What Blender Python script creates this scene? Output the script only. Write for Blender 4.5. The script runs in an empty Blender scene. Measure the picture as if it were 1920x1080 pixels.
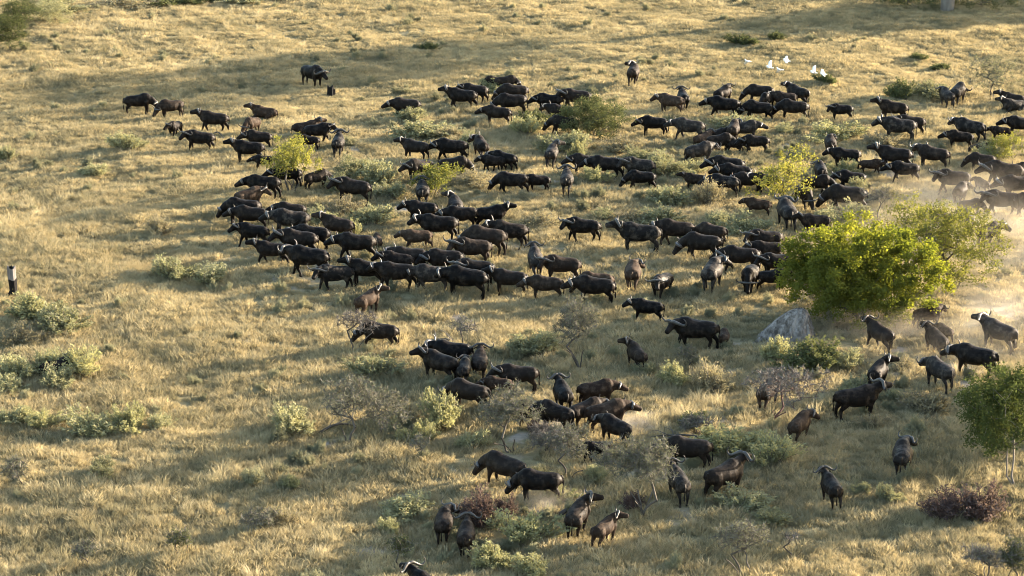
import bpy, math, random
import numpy as np
from mathutils import Vector, Matrix, Euler

# ------------------------------------------------------------------ camera, sky, sun, exposure
scene = bpy.context.scene
PITCH = math.radians(16.0)
FOCAL = 4513.0                       # pixels at 1920 wide
CAM_H = 33.9
cam_data = bpy.data.cameras.new("camera")
cam = bpy.data.objects.new("camera", cam_data)
scene.collection.objects.link(cam)
cam.location = (0, 0, CAM_H)
cam.rotation_euler = (math.radians(90) - PITCH, 0, 0)
cam_data.sensor_width = 36.0
cam_data.lens = FOCAL / 1920.0 * 36.0
cam_data.clip_start = 0.5
cam_data.clip_end = 6000
scene.camera = cam

SUN_AZ = math.radians(28.0)          # measured from +X towards +Y
SUN_EL = math.radians(11.5)
world = bpy.data.worlds.new("World")
scene.world = world
world.use_nodes = True
wn = world.node_tree
sky = wn.nodes.new("ShaderNodeTexSky")
sky.sky_type = 'NISHITA'
sky.sun_disc = False
sky.sun_elevation = SUN_EL
sky.sun_rotation = math.pi / 2 - SUN_AZ
sky.air_density = 1.0
sky.dust_density = 1.5
bg = wn.nodes["Background"]
bg.inputs["Strength"].default_value = 0.125
wn.links.new(sky.outputs["Color"], bg.inputs["Color"])

sun_data = bpy.data.lights.new("sun", 'SUN')
sun_data.energy = 5.0
sun_data.angle = math.radians(0.6)
sun_data.color = (1.0, 0.85, 0.66)
sun = bpy.data.objects.new("sun", sun_data)
scene.collection.objects.link(sun)
SUN_DIR = Vector((math.cos(SUN_AZ) * math.cos(SUN_EL), math.sin(SUN_AZ) * math.cos(SUN_EL), math.sin(SUN_EL)))
sun.rotation_euler = SUN_DIR.to_track_quat('Z', 'Y').to_euler()
sun.location = SUN_DIR * 200

scene.view_settings.view_transform = 'Standard'
scene.view_settings.look = 'None'
scene.view_settings.gamma = 1.0
scene.view_settings.exposure = 2.52
scene.view_settings.use_curve_mapping = False
scene.render.engine = 'CYCLES'
scene.cycles.max_bounces = 5
scene.cycles.diffuse_bounces = 3
scene.cycles.glossy_bounces = 2
scene.cycles.transmission_bounces = 3
scene.cycles.transparent_max_bounces = 6
scene.cycles.volume_bounces = 1
scene.cycles.use_denoising = True
scene.cycles.denoiser = 'OPENIMAGEDENOISE'
scene.cycles.denoising_input_passes = 'RGB_ALBEDO_NORMAL'
scene.cycles.filter_width = 1.0
scene.cycles.sample_clamp_indirect = 4.0

random.seed(7)
rng = np.random.default_rng(7)
COL = scene.collection

# ------------------------------------------------------------------ helpers
def gz(x, y):
    return (0.10 * math.sin(x * 0.31 + 0.6 * math.sin(y * 0.11)) * math.cos(y * 0.27 + 1.3)
            + 0.07 * math.sin(x * 0.83 + y * 0.52 + 1.0) + 0.05 * math.sin(y * 0.93 - x * 0.41 + 2.1)
            + 0.13 * math.sin(x * 0.09 - y * 0.07))

def ground(px, py):
    """point of the ground that the photograph shows at pixel px, py (1920 x 1080)"""
    d = Vector((px - 960.0, FOCAL * math.cos(PITCH) + (540.0 - py) * math.sin(PITCH),
                -FOCAL * math.sin(PITCH) + (540.0 - py) * math.cos(PITCH)))
    z = 0.0
    for _ in range(4):
        t = (z - CAM_H) / d.z
        p = Vector((0, 0, CAM_H)) + d * t
        z = gz(p.x, p.y)
    p.z = z
    return p

def px_per_m(py):
    return math.cos(PITCH) / CAM_H * (py - 540 + FOCAL * math.tan(PITCH))

def mesh_arrays(name, verts, faces, mat=None, smooth=False):
    """faces: list of integer arrays of shape (n, k)"""
    me = bpy.data.meshes.new(name)
    verts = np.asarray(verts, dtype=np.float32)
    faces = [np.asarray(f, dtype=np.int32) for f in faces if len(f)]
    me.vertices.add(len(verts))
    me.vertices.foreach_set("co", verts.ravel())
    nl = sum(f.size for f in faces)
    nf = sum(len(f) for f in faces)
    me.loops.add(nl)
    me.loops.foreach_set("vertex_index", np.concatenate([f.ravel() for f in faces]))
    me.polygons.add(nf)
    starts, o = [], 0
    for f in faces:
        starts.append(o + np.arange(len(f)) * f.shape[1])
        o += f.size
    me.polygons.foreach_set("loop_start", np.concatenate(starts).astype(np.int32))
    me.polygons.foreach_set("use_smooth", np.full(nf, smooth, dtype=bool))
    me.update(calc_edges=True)
    me.validate()
    if mat:
        me.materials.append(mat)
    return me

def link(name, data, parent=None, loc=None):
    o = bpy.data.objects.new(name, data)
    COL.objects.link(o)
    if parent is not None:
        o.parent = parent
    if loc is not None:
        o.location = loc
    return o

def tag(o, label=None, cat=None, group=None, kind=None):
    if label: o["label"] = label
    if cat: o["category"] = cat
    if group: o["group"] = group
    if kind: o["kind"] = kind
    return o

def catmull(P, n):
    P = np.asarray(P, float)
    Q = np.vstack([2 * P[0] - P[1], P, 2 * P[-1] - P[-2]])
    out = []
    for i in range(1, len(Q) - 2):
        for t in np.linspace(0, 1, n, endpoint=False):
            a, b, c, d = Q[i - 1], Q[i], Q[i + 1], Q[i + 2]
            out.append(0.5 * ((2 * b) + (c - a) * t + (2 * a - 5 * b + 4 * c - d) * t * t + (3 * b - a - 3 * c + d) * t ** 3))
    out.append(P[-1])
    return np.array(out)

def tube(path, rw, rh=None, segs=8, up=(0, 0, 1), cap=True):
    """closed loft of ellipses along a path: rw sideways, rh along the 'up' direction"""
    path = np.asarray(path, float)
    n = len(path)
    rw = np.broadcast_to(np.asarray(rw, float), (n,))
    rh = rw if rh is None else np.broadcast_to(np.asarray(rh, float), (n,))
    T = np.gradient(path, axis=0)
    T /= np.linalg.norm(T, axis=1, keepdims=True) + 1e-9
    U = np.broadcast_to(np.asarray(up, float), (n, 3))
    S = np.cross(U, T)
    bad = np.linalg.norm(S, axis=1) < 0.12
    S[bad] = np.cross(np.array([1.0, 0.13, 0.0]), T[bad])
    S /= np.linalg.norm(S, axis=1, keepdims=True) + 1e-9
    U = np.cross(T, S)
    a = np.linspace(0, 2 * math.pi, segs, endpoint=False)
    V = (path[:, None, :] + S[:, None, :] * (rw[:, None] * np.cos(a))[..., None] + U[:, None, :] * (rh[:, None] * np.sin(a))[..., None]).reshape(-1, 3)
    i = np.arange(n - 1)[:, None] * segs
    j = np.arange(segs)[None, :]
    k = (j + 1) % segs
    F = np.stack([i + j, i + k, i + segs + k, i + segs + j], -1).reshape(-1, 4)
    tris = np.zeros((0, 3), int)
    if cap:
        V = np.vstack([V, path[0], path[-1]])
        c0, c1 = n * segs, n * segs + 1
        jj = np.arange(segs)
        kk = (jj + 1) % segs
        tris = np.vstack([np.stack([kk, jj, np.full(segs, c0)], -1), np.stack([jj + (n - 1) * segs, kk + (n - 1) * segs, np.full(segs, c1)], -1)])
    return V, F, tris

class Build:
    def __init__(self):
        self.v, self.q, self.t, self.n = [], [], [], 0
    def add(self, vqt):
        v, q, t = vqt
        self.v.append(np.asarray(v, float))
        if len(q): self.q.append(np.asarray(q) + self.n)
        if len(t): self.t.append(np.asarray(t) + self.n)
        self.n += len(v)
    def mesh(self, name, mat=None, smooth=True):
        f = []
        if self.q: f.append(np.vstack(self.q))
        if self.t: f.append(np.vstack(self.t))
        return mesh_arrays(name, np.vstack(self.v), f, mat, smooth)

# ------------------------------------------------------------------ materials
def new_mat(name):
    m = bpy.data.materials.new(name)
    m.use_nodes = True
    nt = m.node_tree
    for n in list(nt.nodes): nt.nodes.remove(n)
    out = nt.nodes.new("ShaderNodeOutputMaterial")
    return m, nt, out

def ramp(nt, fac, stops):
    r = nt.nodes.new("ShaderNodeValToRGB")
    e = r.color_ramp.elements
    while len(e) < len(stops): e.new(0.5)
    for el, (p, c) in zip(e, stops):
        el.position = p
        el.color = (c[0], c[1], c[2], 1)
    nt.links.new(fac, r.inputs["Fac"])
    return r.outputs["Color"]

def noise(nt, vec, scale, detail=3, rough=0.55):
    n = nt.nodes.new("ShaderNodeTexNoise")
    n.inputs["Scale"].default_value = scale
    n.inputs["Detail"].default_value = detail
    n.inputs["Roughness"].default_value = rough
    if vec is not None: nt.links.new(vec, n.inputs["Vector"])
    return n.outputs["Fac"]

def mixc(nt, fac, a, b, mode='MIX'):
    m = nt.nodes.new("ShaderNodeMix")
    m.data_type = 'RGBA'
    m.blend_type = mode
    for s, v in ((m.inputs[0], fac), (m.inputs[6], a), (m.inputs[7], b)):
        if isinstance(v, (int, float)): s.default_value = v
        elif isinstance(v, tuple): s.default_value = (*v, 1)
        else: nt.links.new(v, s)
    return m.outputs[2]

def math_n(nt, op, a, b=None):
    m = nt.nodes.new("ShaderNodeMath")
    m.operation = op
    for i, v in enumerate((a, b)):
        if v is None: continue
        if isinstance(v, (int, float)): m.inputs[i].default_value = v
        else: nt.links.new(v, m.inputs[i])
    return m.outputs[0]

def leaf_mat(name, stops, transl=0.4, scale=0.6, tint=None, place=None):
    """thin foliage: colour from per-object / per-place noise, part of the light passes through"""
    m, nt, out = new_mat(name)
    info = nt.nodes.new("ShaderNodeObjectInfo")
    geo = nt.nodes.new("ShaderNodeNewGeometry")
    f = noise(nt, geo.outputs["Position"], scale, 3)
    f2 = noise(nt, geo.outputs["Position"], 9.0, 2)
    f = math_n(nt, 'ADD', math_n(nt, 'MULTIPLY', f, 0.55), math_n(nt, 'MULTIPLY', f2, 0.25))
    f = math_n(nt, 'ADD', f, math_n(nt, 'MULTIPLY', info.outputs["Random"], 0.22))
    c = ramp(nt, f, stops)
    d = nt.nodes.new("ShaderNodeBsdfDiffuse")
    t = nt.nodes.new("ShaderNodeBsdfTranslucent")
    nt.links.new(c, d.inputs["Color"])
    ct = mixc(nt, 1.0, c, tint or (1.0, 1.0, 0.75), 'MULTIPLY')
    nt.links.new(ct, t.inputs["Color"])
    mx = nt.nodes.new("ShaderNodeMixShader")
    mx.inputs[0].default_value = transl
    nt.links.new(d.outputs[0], mx.inputs[1])
    nt.links.new(t.outputs[0], mx.inputs[2])
    nt.links.new(mx.outputs[0], out.inputs["Surface"])
    return m

def solid_mat(name, stops, scale=4.0, rough=0.8, bump=0.0, spec=0.3, stretch=None, local=True):
    m, nt, out = new_mat(name)
    tc = nt.nodes.new("ShaderNodeTexCoord")
    vec = tc.outputs["Object"] if local else nt.nodes.new("ShaderNodeNewGeometry").outputs["Position"]
    if stretch:
        mp = nt.nodes.new("ShaderNodeMapping")
        mp.inputs["Scale"].default_value = stretch
        nt.links.new(vec, mp.inputs["Vector"])
        vec = mp.outputs["Vector"]
    f = noise(nt, vec, scale, 5, 0.6)
    c = ramp(nt, f, stops)
    b = nt.nodes.new("ShaderNodeBsdfPrincipled")
    nt.links.new(c, b.inputs["Base Color"])
    b.inputs["Roughness"].default_value = rough
    b.inputs["Specular IOR Level"].default_value = spec
    if bump:
        bp = nt.nodes.new("ShaderNodeBump")
        bp.inputs["Strength"].default_value = bump
        bp.inputs["Distance"].default_value = 0.05
        nt.links.new(noise(nt, vec, scale * 3, 4), bp.inputs["Height"])
        nt.links.new(bp.outputs[0], b.inputs["Normal"])
    nt.links.new(b.outputs[0], out.inputs["Surface"])
    return m

def coat_mat(name, dark, light, dust, dust_amt, rough):
    """short sparse hide: dark skin, some dried mud on it"""
    m, nt, out = new_mat(name)
    tc = nt.nodes.new("ShaderNodeTexCoord")
    info = nt.nodes.new("ShaderNodeObjectInfo")
    add = nt.nodes.new("ShaderNodeVectorMath")
    add.operation = 'ADD'
    nt.links.new(tc.outputs["Object"], add.inputs[0])
    sc = nt.nodes.new("ShaderNodeCombineXYZ")
    nt.links.new(math_n(nt, 'MULTIPLY', info.outputs["Random"], 50.0), sc.inputs[0])
    nt.links.new(sc.outputs[0], add.inputs[1])
    v = add.outputs[0]
    f = noise(nt, v, 2.2, 4)
    base = ramp(nt, math_n(nt, 'ADD', math_n(nt, 'MULTIPLY', f, 0.6), math_n(nt, 'MULTIPLY', info.outputs["Random"], 0.4)), [(0.3, dark), (0.75, light)])
    g = noise(nt, v, 3.1, 5, 0.65)
    gm = nt.nodes.new("ShaderNodeMapRange")
    gm.inputs[1].default_value = 0.48
    gm.inputs[2].default_value = 0.75
    gm.inputs[3].default_value = 0.0
    gm.inputs[4].default_value = dust_amt
    nt.links.new(g, gm.inputs[0])
    c = mixc(nt, gm.outputs[0], base, dust)
    b = nt.nodes.new("ShaderNodeBsdfPrincipled")
    nt.links.new(c, b.inputs["Base Color"])
    b.inputs["Roughness"].default_value = rough
    b.inputs["Specular IOR Level"].default_value = 0.06
    bp = nt.nodes.new("ShaderNodeBump")
    bp.inputs["Strength"].default_value = 0.35
    bp.inputs["Distance"].default_value = 0.06
    nt.links.new(noise(nt, v, 6.0, 5), bp.inputs["Height"])
    nt.links.new(bp.outputs[0], b.inputs["Normal"])
    nt.links.new(b.outputs[0], out.inputs["Surface"])
    return m

HIDE = {
    'k': coat_mat("hide_black", (0.0038, 0.0032, 0.0029), (0.0165, 0.0122, 0.0093), (0.060, 0.045, 0.034), 0.55, 0.5),
    'b': coat_mat("hide_brown", (0.020, 0.0125, 0.0085), (0.046, 0.030, 0.020), (0.13, 0.092, 0.062), 0.6, 0.7),
    'g': coat_mat("hide_dusty", (0.0080, 0.0070, 0.0064), (0.023, 0.0190, 0.0162), (0.12, 0.096, 0.074), 0.75, 0.55),
    'd': coat_mat("hide_umber", (0.0075, 0.0055, 0.0044), (0.0220, 0.0155, 0.0113), (0.090, 0.064, 0.045), 0.6, 0.6),
}
M_HORN = solid_mat("horn", [(0.3, (0.030, 0.026, 0.023)), (0.7, (0.078, 0.068, 0.058))], 4.5, 0.4, 0.2, 0.35)
M_BARK = solid_mat("bark_grey", [(0.3, (0.045, 0.036, 0.028)), (0.7, (0.13, 0.11, 0.088))], 3.0, 0.9, 0.3, 0.2, (1, 1, 0.3))
M_BARKP = solid_mat("bark_pale", [(0.3, (0.12, 0.10, 0.085)), (0.7, (0.24, 0.21, 0.175))], 3.0, 0.9, 0.3, 0.2, (1, 1, 0.3))
M_TWIG = solid_mat("twig_grey", [(0.3, (0.085, 0.072, 0.060)), (0.7, (0.20, 0.175, 0.148))], 3.0, 0.9, 0.0, 0.2)
M_TWIGR = solid_mat("twig_red", [(0.3, (0.075, 0.040, 0.034)), (0.7, (0.17, 0.095, 0.075))], 3.0, 0.9, 0.0, 0.2)

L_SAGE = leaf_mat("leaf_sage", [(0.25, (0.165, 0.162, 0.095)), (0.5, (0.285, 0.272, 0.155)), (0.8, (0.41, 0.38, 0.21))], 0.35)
L_LIME = leaf_mat("leaf_lime", [(0.25, (0.18, 0.175, 0.095)), (0.5, (0.31, 0.295, 0.155)), (0.8, (0.45, 0.41, 0.21))], 0.4)
L_TAN = leaf_mat("leaf_tan", [(0.25, (0.19, 0.16, 0.10)), (0.5, (0.31, 0.26, 0.16)), (0.8, (0.43, 0.37, 0.22))], 0.35)
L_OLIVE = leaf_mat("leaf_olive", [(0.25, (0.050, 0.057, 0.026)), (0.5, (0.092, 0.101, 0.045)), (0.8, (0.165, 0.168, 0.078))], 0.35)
L_GREEN = leaf_mat("leaf_green", [(0.25, (0.038, 0.049, 0.015)), (0.5, (0.098, 0.112, 0.030)), (0.8, (0.25, 0.238, 0.055))], 0.48, 0.5, (1.55, 1.55, 0.55))
L_YELLOW = leaf_mat("leaf_yellow", [(0.25, (0.070, 0.080, 0.030)), (0.5, (0.165, 0.172, 0.058)), (0.8, (0.34, 0.315, 0.085))], 0.45, 0.8, (1.3, 1.2, 0.6))
L_THORN = leaf_mat("leaf_thorn", [(0.25, (0.095, 0.098, 0.066)), (0.5, (0.155, 0.156, 0.106)), (0.8, (0.235, 0.228, 0.15))], 0.3)
L_RED = leaf_mat("leaf_red", [(0.25, (0.066, 0.047, 0.042)), (0.5, (0.115, 0.082, 0.073)), (0.8, (0.19, 0.142, 0.122))], 0.3)

L_DEEP = leaf_mat("leaf_deep", [(0.25, (0.036, 0.048, 0.017)), (0.5, (0.080, 0.096, 0.034)), (0.8, (0.165, 0.175, 0.060))], 0.4)
# ------------------------------------------------------------------ ground
BARE = [(1010, 955, 30, 12), (610, 835, 34, 9), (700, 1030, 40, 12), (1690, 655, 26, 10), (1790, 690, 30, 12),
        (1340, 505, 20, 8), (1870, 590, 60, 20), (1740, 600, 30, 14), (1235, 300, 12, 6), (1600, 650, 20, 8)]
_rb = random.Random(5)
BARE += [(_rb.uniform(450, 1900), _rb.uniform(230, 980), _rb.uniform(10, 26), _rb.uniform(5, 10)) for _ in range(45)]
_bare = []
for bx, by, bw, bh in BARE:
    p = ground(bx, by)
    _bare.append((p.x, p.y, bw / px_per_m(by), max(0.6, (ground(bx, by - bh) - ground(bx, by + bh)).length / 2)))

def bareness(X, Y):
    b = np.zeros_like(X)
    for x, y, rx, ry in _bare:
        b = np.maximum(b, np.exp(-(((X - x) / rx) ** 2 + ((Y - y) / ry) ** 2) * 1.2))
    return b

def grid_mesh(name, xs, ys, mat, zoff=0.0, attrs=None):
    X, Y = np.meshgrid(xs, ys)
    Z = np.vectorize(gz)(X, Y) + zoff
    far = np.clip((np.hypot(X, Y - 130) - 250) / 200, 0, 1)
    Z = Z * (1 - far)
    V = np.stack([X, Y, Z], -1).reshape(-1, 3)
    nx, ny = len(xs), len(ys)
    i = np.arange(ny - 1)[:, None] * nx + np.arange(nx - 1)[None, :]
    F = np.stack([i, i + 1, i + nx + 1, i + nx], -1).reshape(-1, 4)
    me = mesh_arrays(name, V, [F], mat, True)
    return me, X.ravel(), Y.ravel()

m, nt, out = new_mat("soil_and_thatch")
geo = nt.nodes.new("ShaderNodeNewGeometry")
P = geo.outputs["Position"]
c1 = ramp(nt, noise(nt, P, 0.22, 5, 0.6), [(0.32, (0.11, 0.105, 0.058)), (0.5, (0.20, 0.17, 0.088)), (0.68, (0.30, 0.24, 0.125))])
c2 = ramp(nt, noise(nt, P, 3.2, 4, 0.65), [(0.30, (0.07, 0.068, 0.040)), (0.55, (0.22, 0.18, 0.095)), (0.75, (0.32, 0.26, 0.14))])
cg = mixc(nt, 0.5, c1, c2)
at = nt.nodes.new("ShaderNodeAttribute")
at.attribute_name = "bare"
sand = ramp(nt, noise(nt, P, 5.0, 4), [(0.3, (0.235, 0.19, 0.14)), (0.7, (0.34, 0.285, 0.215))])
bf = math_n(nt, 'ADD', at.outputs["Fac"], math_n(nt, 'MULTIPLY', math_n(nt, 'SUBTRACT', noise(nt, P, 2.0, 4), 0.5), 0.7))
mr = nt.nodes.new("ShaderNodeMapRange")
mr.inputs[1].default_value = 0.3
mr.inputs[2].default_value = 0.6
nt.links.new(bf, mr.inputs[0])
cg = mixc(nt, mr.outputs[0], cg, sand)
bs = nt.nodes.new("ShaderNodeBsdfPrincipled")
bs.inputs["Roughness"].default_value = 0.95
bs.inputs["Specular IOR Level"].default_value = 0.1
nt.links.new(cg, bs.inputs["Base Color"])
bp = nt.nodes.new("ShaderNodeBump")
bp.inputs["Strength"].default_value = 0.6
bp.inputs["Distance"].default_value = 0.12
nt.links.new(noise(nt, P, 4.0, 5, 0.65), bp.inputs["Height"])
nt.links.new(bp.outputs[0], bs.inputs["Normal"])
nt.links.new(bs.outputs[0], out.inputs["Surface"])
M_SOIL = m

xs = np.unique(np.concatenate([np.linspace(-900, -90, 20), np.linspace(-90, 90, 226), np.linspace(90, 900, 20)]))
ys = np.unique(np.concatenate([np.linspace(-500, 50, 14), np.linspace(50, 270, 276), np.linspace(270, 1300, 24)]))
me, GX, GY = grid_mesh("ground", xs, ys, M_SOIL)
BARE_AT = at = me.attributes.new("bare", 'FLOAT', 'POINT')
GROUND_ME = me
tag(link("ground", me), "open savanna floor of sandy soil and trodden dry grass", None, None, "structure")

# ------------------------------------------------------------------ grass (nobody could count it)
def grass_mat(name, green, straw, pale, transl):
    m, nt, out = new_mat(name)
    info = nt.nodes.new("ShaderNodeObjectInfo")
    L = info.outputs["Location"]
    big = noise(nt, L, 0.085, 4, 0.6)
    mid = noise(nt, L, 0.55, 3, 0.6)
    f = math_n(nt, 'ADD', math_n(nt, 'MULTIPLY', big, 0.45), math_n(nt, 'MULTIPLY', mid, 0.40))
    f = math_n(nt, 'ADD', f, math_n(nt, 'MULTIPLY', info.outputs["Random"], 0.22))
    c = ramp(nt, f, [(0.42, green), (0.56, straw), (0.73, pale)])
    d = nt.nodes.new("ShaderNodeBsdfDiffuse")
    t = nt.nodes.new("ShaderNodeBsdfTranslucent")
    nt.links.new(c, d.inputs["Color"])
    nt.links.new(mixc(nt, 1.0, c, (1.0, 0.93, 0.75), 'MULTIPLY'), t.inputs["Color"])
    mx = nt.nodes.new("ShaderNodeMixShader")
    mx.inputs[0].default_value = transl
    nt.links.new(d.outputs[0], mx.inputs[1])
    nt.links.new(t.outputs[0], mx.inputs[2])
    nt.links.new(mx.outputs[0], out.inputs["Surface"])
    return m

M_GRASS = grass_mat("grass_dry", (0.225, 0.206, 0.130), (0.390, 0.328, 0.196), (0.54, 0.458, 0.276), 0.42)
M_TALL = grass_mat("grass_tall", (0.28, 0.25, 0.155), (0.41, 0.355, 0.225), (0.55, 0.48, 0.32), 0.42)

def tuft_mesh(name, n, radius, height, width, lean, mat, r):
    rad = radius * np.sqrt(r.random(n))
    ang = r.random(n) * 2 * math.pi
    bx, by = rad * np.cos(ang), rad * np.sin(ang)
    h = height * (0.45 + 0.75 * r.random(n)) * (1.0 - 0.45 * (rad / radius) ** 2)
    la = ang + r.normal(0, 0.9, n)
    ll = lean * h * (0.3 + r.random(n))
    tx, ty = bx + np.cos(la) * ll, by + np.sin(la) * ll
    fa = r.random(n) * math.pi
    wx, wy = np.cos(fa) * width / 2, np.sin(fa) * width / 2
    z0 = np.full(n, -0.03)
    mxp, myp = bx + (tx - bx) * 0.35, by + (ty - by) * 0.35
    V = np.stack([
        np.stack([bx - wx * .7, by - wy * .7, z0], -1), np.stack([bx + wx * .7, by + wy * .7, z0], -1),
        np.stack([mxp + wx, myp + wy, h * .6], -1), np.stack([mxp - wx, myp - wy, h * .6], -1),
        np.stack([tx, ty, h], -1)], 1).reshape(-1, 3)
    b = np.arange(n)[:, None] * 5
    return mesh_arrays(name, V, [b + np.array([[0, 1, 2, 3]]), b + np.array([[3, 2, 4]])], mat, False)

def scatter(name, label, patch_me, tufts, density, smin, smax, seed, kind_label_cat):
    coll = bpy.data.collections.new(name + "_kinds")
    for i, t in enumerate(tufts):
        coll.objects.link(bpy.data.objects.new(name + "_blades", t))
    ng = bpy.data.node_groups.new(name + "_spread", 'GeometryNodeTree')
    ng.interface.new_socket("Geometry", in_out='INPUT', socket_type='NodeSocketGeometry')
    ng.interface.new_socket("Geometry", in_out='OUTPUT', socket_type='NodeSocketGeometry')
    N, Lk = ng.nodes, ng.links
    gi, go = N.new("NodeGroupInput"), N.new("NodeGroupOutput")
    dist = N.new("GeometryNodeDistributePointsOnFaces")
    att = N.new("GeometryNodeInputNamedAttribute")
    att.data_type = 'FLOAT'
    att.inputs["Name"].default_value = "dens"
    mul = N.new("ShaderNodeMath")
    mul.operation = 'MULTIPLY'
    mul.inputs[1].default_value = density
    Lk.new(att.outputs[0], mul.inputs[0])
    Lk.new(gi.outputs[0], dist.inputs["Mesh"])
    Lk.new(mul.outputs[0], dist.inputs["Density"])
    dist.inputs["Seed"].default_value = seed
    ci = N.new("GeometryNodeCollectionInfo")
    ci.inputs["Collection"].default_value = coll
    ci.inputs["Separate Children"].default_value = True
    ci.inputs["Reset Children"].default_value = True
    iop = N.new("GeometryNodeInstanceOnPoints")
    iop.inputs["Pick Instance"].default_value = True
    rv = N.new("FunctionNodeRandomValue")
    rv.data_type = 'FLOAT_VECTOR'
    rv.inputs[0].default_value = (-0.12, -0.12, 0)
    rv.inputs[1].default_value = (0.12, 0.12, 6.283)
    rs = N.new("FunctionNodeRandomValue")
    rs.data_type = 'FLOAT'
    rs.inputs[2].default_value = smin
    rs.inputs[3].default_value = smax
    hat = N.new("GeometryNodeInputNamedAttribute")
    hat.data_type = 'FLOAT'
    hat.inputs["Name"].default_value = "hgt"
    ms = N.new("ShaderNodeMath")
    ms.operation = 'MULTIPLY'
    Lk.new(rs.outputs[1], ms.inputs[0])
    Lk.new(hat.outputs[0], ms.inputs[1])
    Lk.new(dist.outputs["Points"], iop.inputs["Points"])
    Lk.new(ci.outputs[0], iop.inputs["Instance"])
    Lk.new(rv.outputs[0], iop.inputs["Rotation"])
    Lk.new(ms.outputs[0], iop.inputs["Scale"])
    Lk.new(iop.outputs[0], go.inputs[0])
    o = link(name, patch_me)
    md = o.modifiers.new("spread", 'NODES')
    md.node_group = ng
    tag(o, label, None, None, "stuff")
    return o

def vnoise(X, Y, s, seed):
    """cheap smooth value noise 0..1"""
    r = np.random.default_rng(seed)
    T = r.random((256, 256))
    x, y = X * s + 1000, Y * s + 1000
    xi, yi = np.floor(x).astype(int), np.floor(y).astype(int)
    fx, fy = x - xi, y - yi
    fx, fy = fx * fx * (3 - 2 * fx), fy * fy * (3 - 2 * fy)
    g = lambda i, j: T[i % 256, j % 256]
    return (g(xi, yi) * (1 - fx) + g(xi + 1, yi) * fx) * (1 - fy) + (g(xi, yi + 1) * (1 - fx) + g(xi + 1, yi + 1) * fx) * fy

def patch(name, y0, y1, step, dens_fn, hgt_fn):
    ys = np.arange(y0, y1, step)
    xw = 0.2127 * (y1 + 8) / 0.96 + 14
    xs = np.arange(-xw, xw, step)
    X, Y = np.meshgrid(xs, ys)
    Z = np.vectorize(gz)(X, Y) - 0.01
    nx, ny = len(xs), len(ys)
    i = (np.arange(ny - 1)[:, None] * nx + np.arange(nx - 1)[None, :])
    F = np.stack([i, i + 1, i + nx + 1, i + nx], -1).reshape(-1, 4)
    cx, cy = X.ravel()[F].mean(1), Y.ravel()[F].mean(1)
    F = F[np.abs(cx) < 0.2127 * (cy + 4) / 0.955 + 9]
    used = np.unique(F)
    mp = np.full(nx * ny, -1)
    mp[used] = np.arange(len(used))
    V = np.stack([X.ravel(), Y.ravel(), Z.ravel()], -1)[used]
    me = mesh_arrays(name, V, [mp[F]])
    for nm, fn in (("dens", dens_fn), ("hgt", hgt_fn)):
        a = me.attributes.new(nm, 'FLOAT', 'POINT')
        a.data.foreach_set("value", fn(V[:, 0], V[:, 1]).astype(np.float32))
    return me

_tramp = [ground(*q) for q in ((520, 450), (620, 500), (720, 520), (820, 500), (900, 470), (960, 530), (1060, 540), (850, 420), (1180, 500), (1300, 500), (1400, 480), (900, 330), (1100, 340), (1350, 300), (1450, 240),
                               (950, 210), (1650, 300), (1750, 330), (1850, 390), (1550, 370), (850, 720), (1050, 790), (1130, 800), (980, 920), (1650, 700), (1760, 660), (1820, 600), (1850, 520), (1280, 900), (1330, 640))]
def trampled(X, Y):
    t = np.zeros_like(X)
    for p in _tramp:
        t = np.maximum(t, np.exp(-(((X - p.x) / 4.2) ** 2 + ((Y - p.y) / 6.0) ** 2)))
    return np.clip(t * (2.0 * vnoise(X, Y, 0.45, 31) * vnoise(X, Y, 1.3, 32) * 1.6 - 0.12), 0, 1)

def dens_short(X, Y):
    d = 0.35 + 1.0 * vnoise(X, Y, 0.9, 3) ** 1.3 + 0.25 * vnoise(X, Y, 0.3, 4)
    return d * np.clip(1 - 1.25 * bareness(X, Y) - 0.75 * trampled(X, Y), 0, 1) * np.clip(1.15 - (Y - 80) / 400, 0.6, 1.15)

def hgt_short(X, Y):
    return 0.50 + 0.62 * vnoise(X, Y, 1.1, 5) ** 1.4 + 0.45 * vnoise(X, Y, 0.16, 6)

def dens_tall(X, Y):
    return np.clip((vnoise(X, Y, 0.10, 11) * 0.6 + vnoise(X, Y, 0.35, 12) * 0.6 - 0.62) * 4, 0, 1) * np.clip(1 - 1.5 * bareness(X, Y), 0, 1)

def hgt_tall(X, Y):
    return 0.7 + 0.6 * vnoise(X, Y, 0.3, 14)

GROUND_ME.attributes["bare"].data.foreach_set("value", np.maximum(bareness(GX, GY), 0.42 * trampled(GX, GY)).astype(np.float32))

short_tufts = [tuft_mesh("grass_tuft", 105, 0.34, 0.27, 0.023, 0.85, M_GRASS, rng) for _ in range(6)]
tall_tufts = [tuft_mesh("tall_grass_tuft", 70, 0.26, 0.58, 0.013, 0.75, M_TALL, rng) for _ in range(4)]
scatter("grass", "short golden and olive dry grass covering the plain", patch("grass", 74, 240, 0.5, dens_short, hgt_short), short_tufts, 8.0, 0.65, 1.3, 1, None)
scatter("tall_grass", "taller pale wispy grass in loose drifts between the shrubs", patch("tall_grass", 74, 240, 1.5, dens_tall, hgt_tall), tall_tufts, 1.3, 0.6, 1.15, 2, None)
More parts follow.
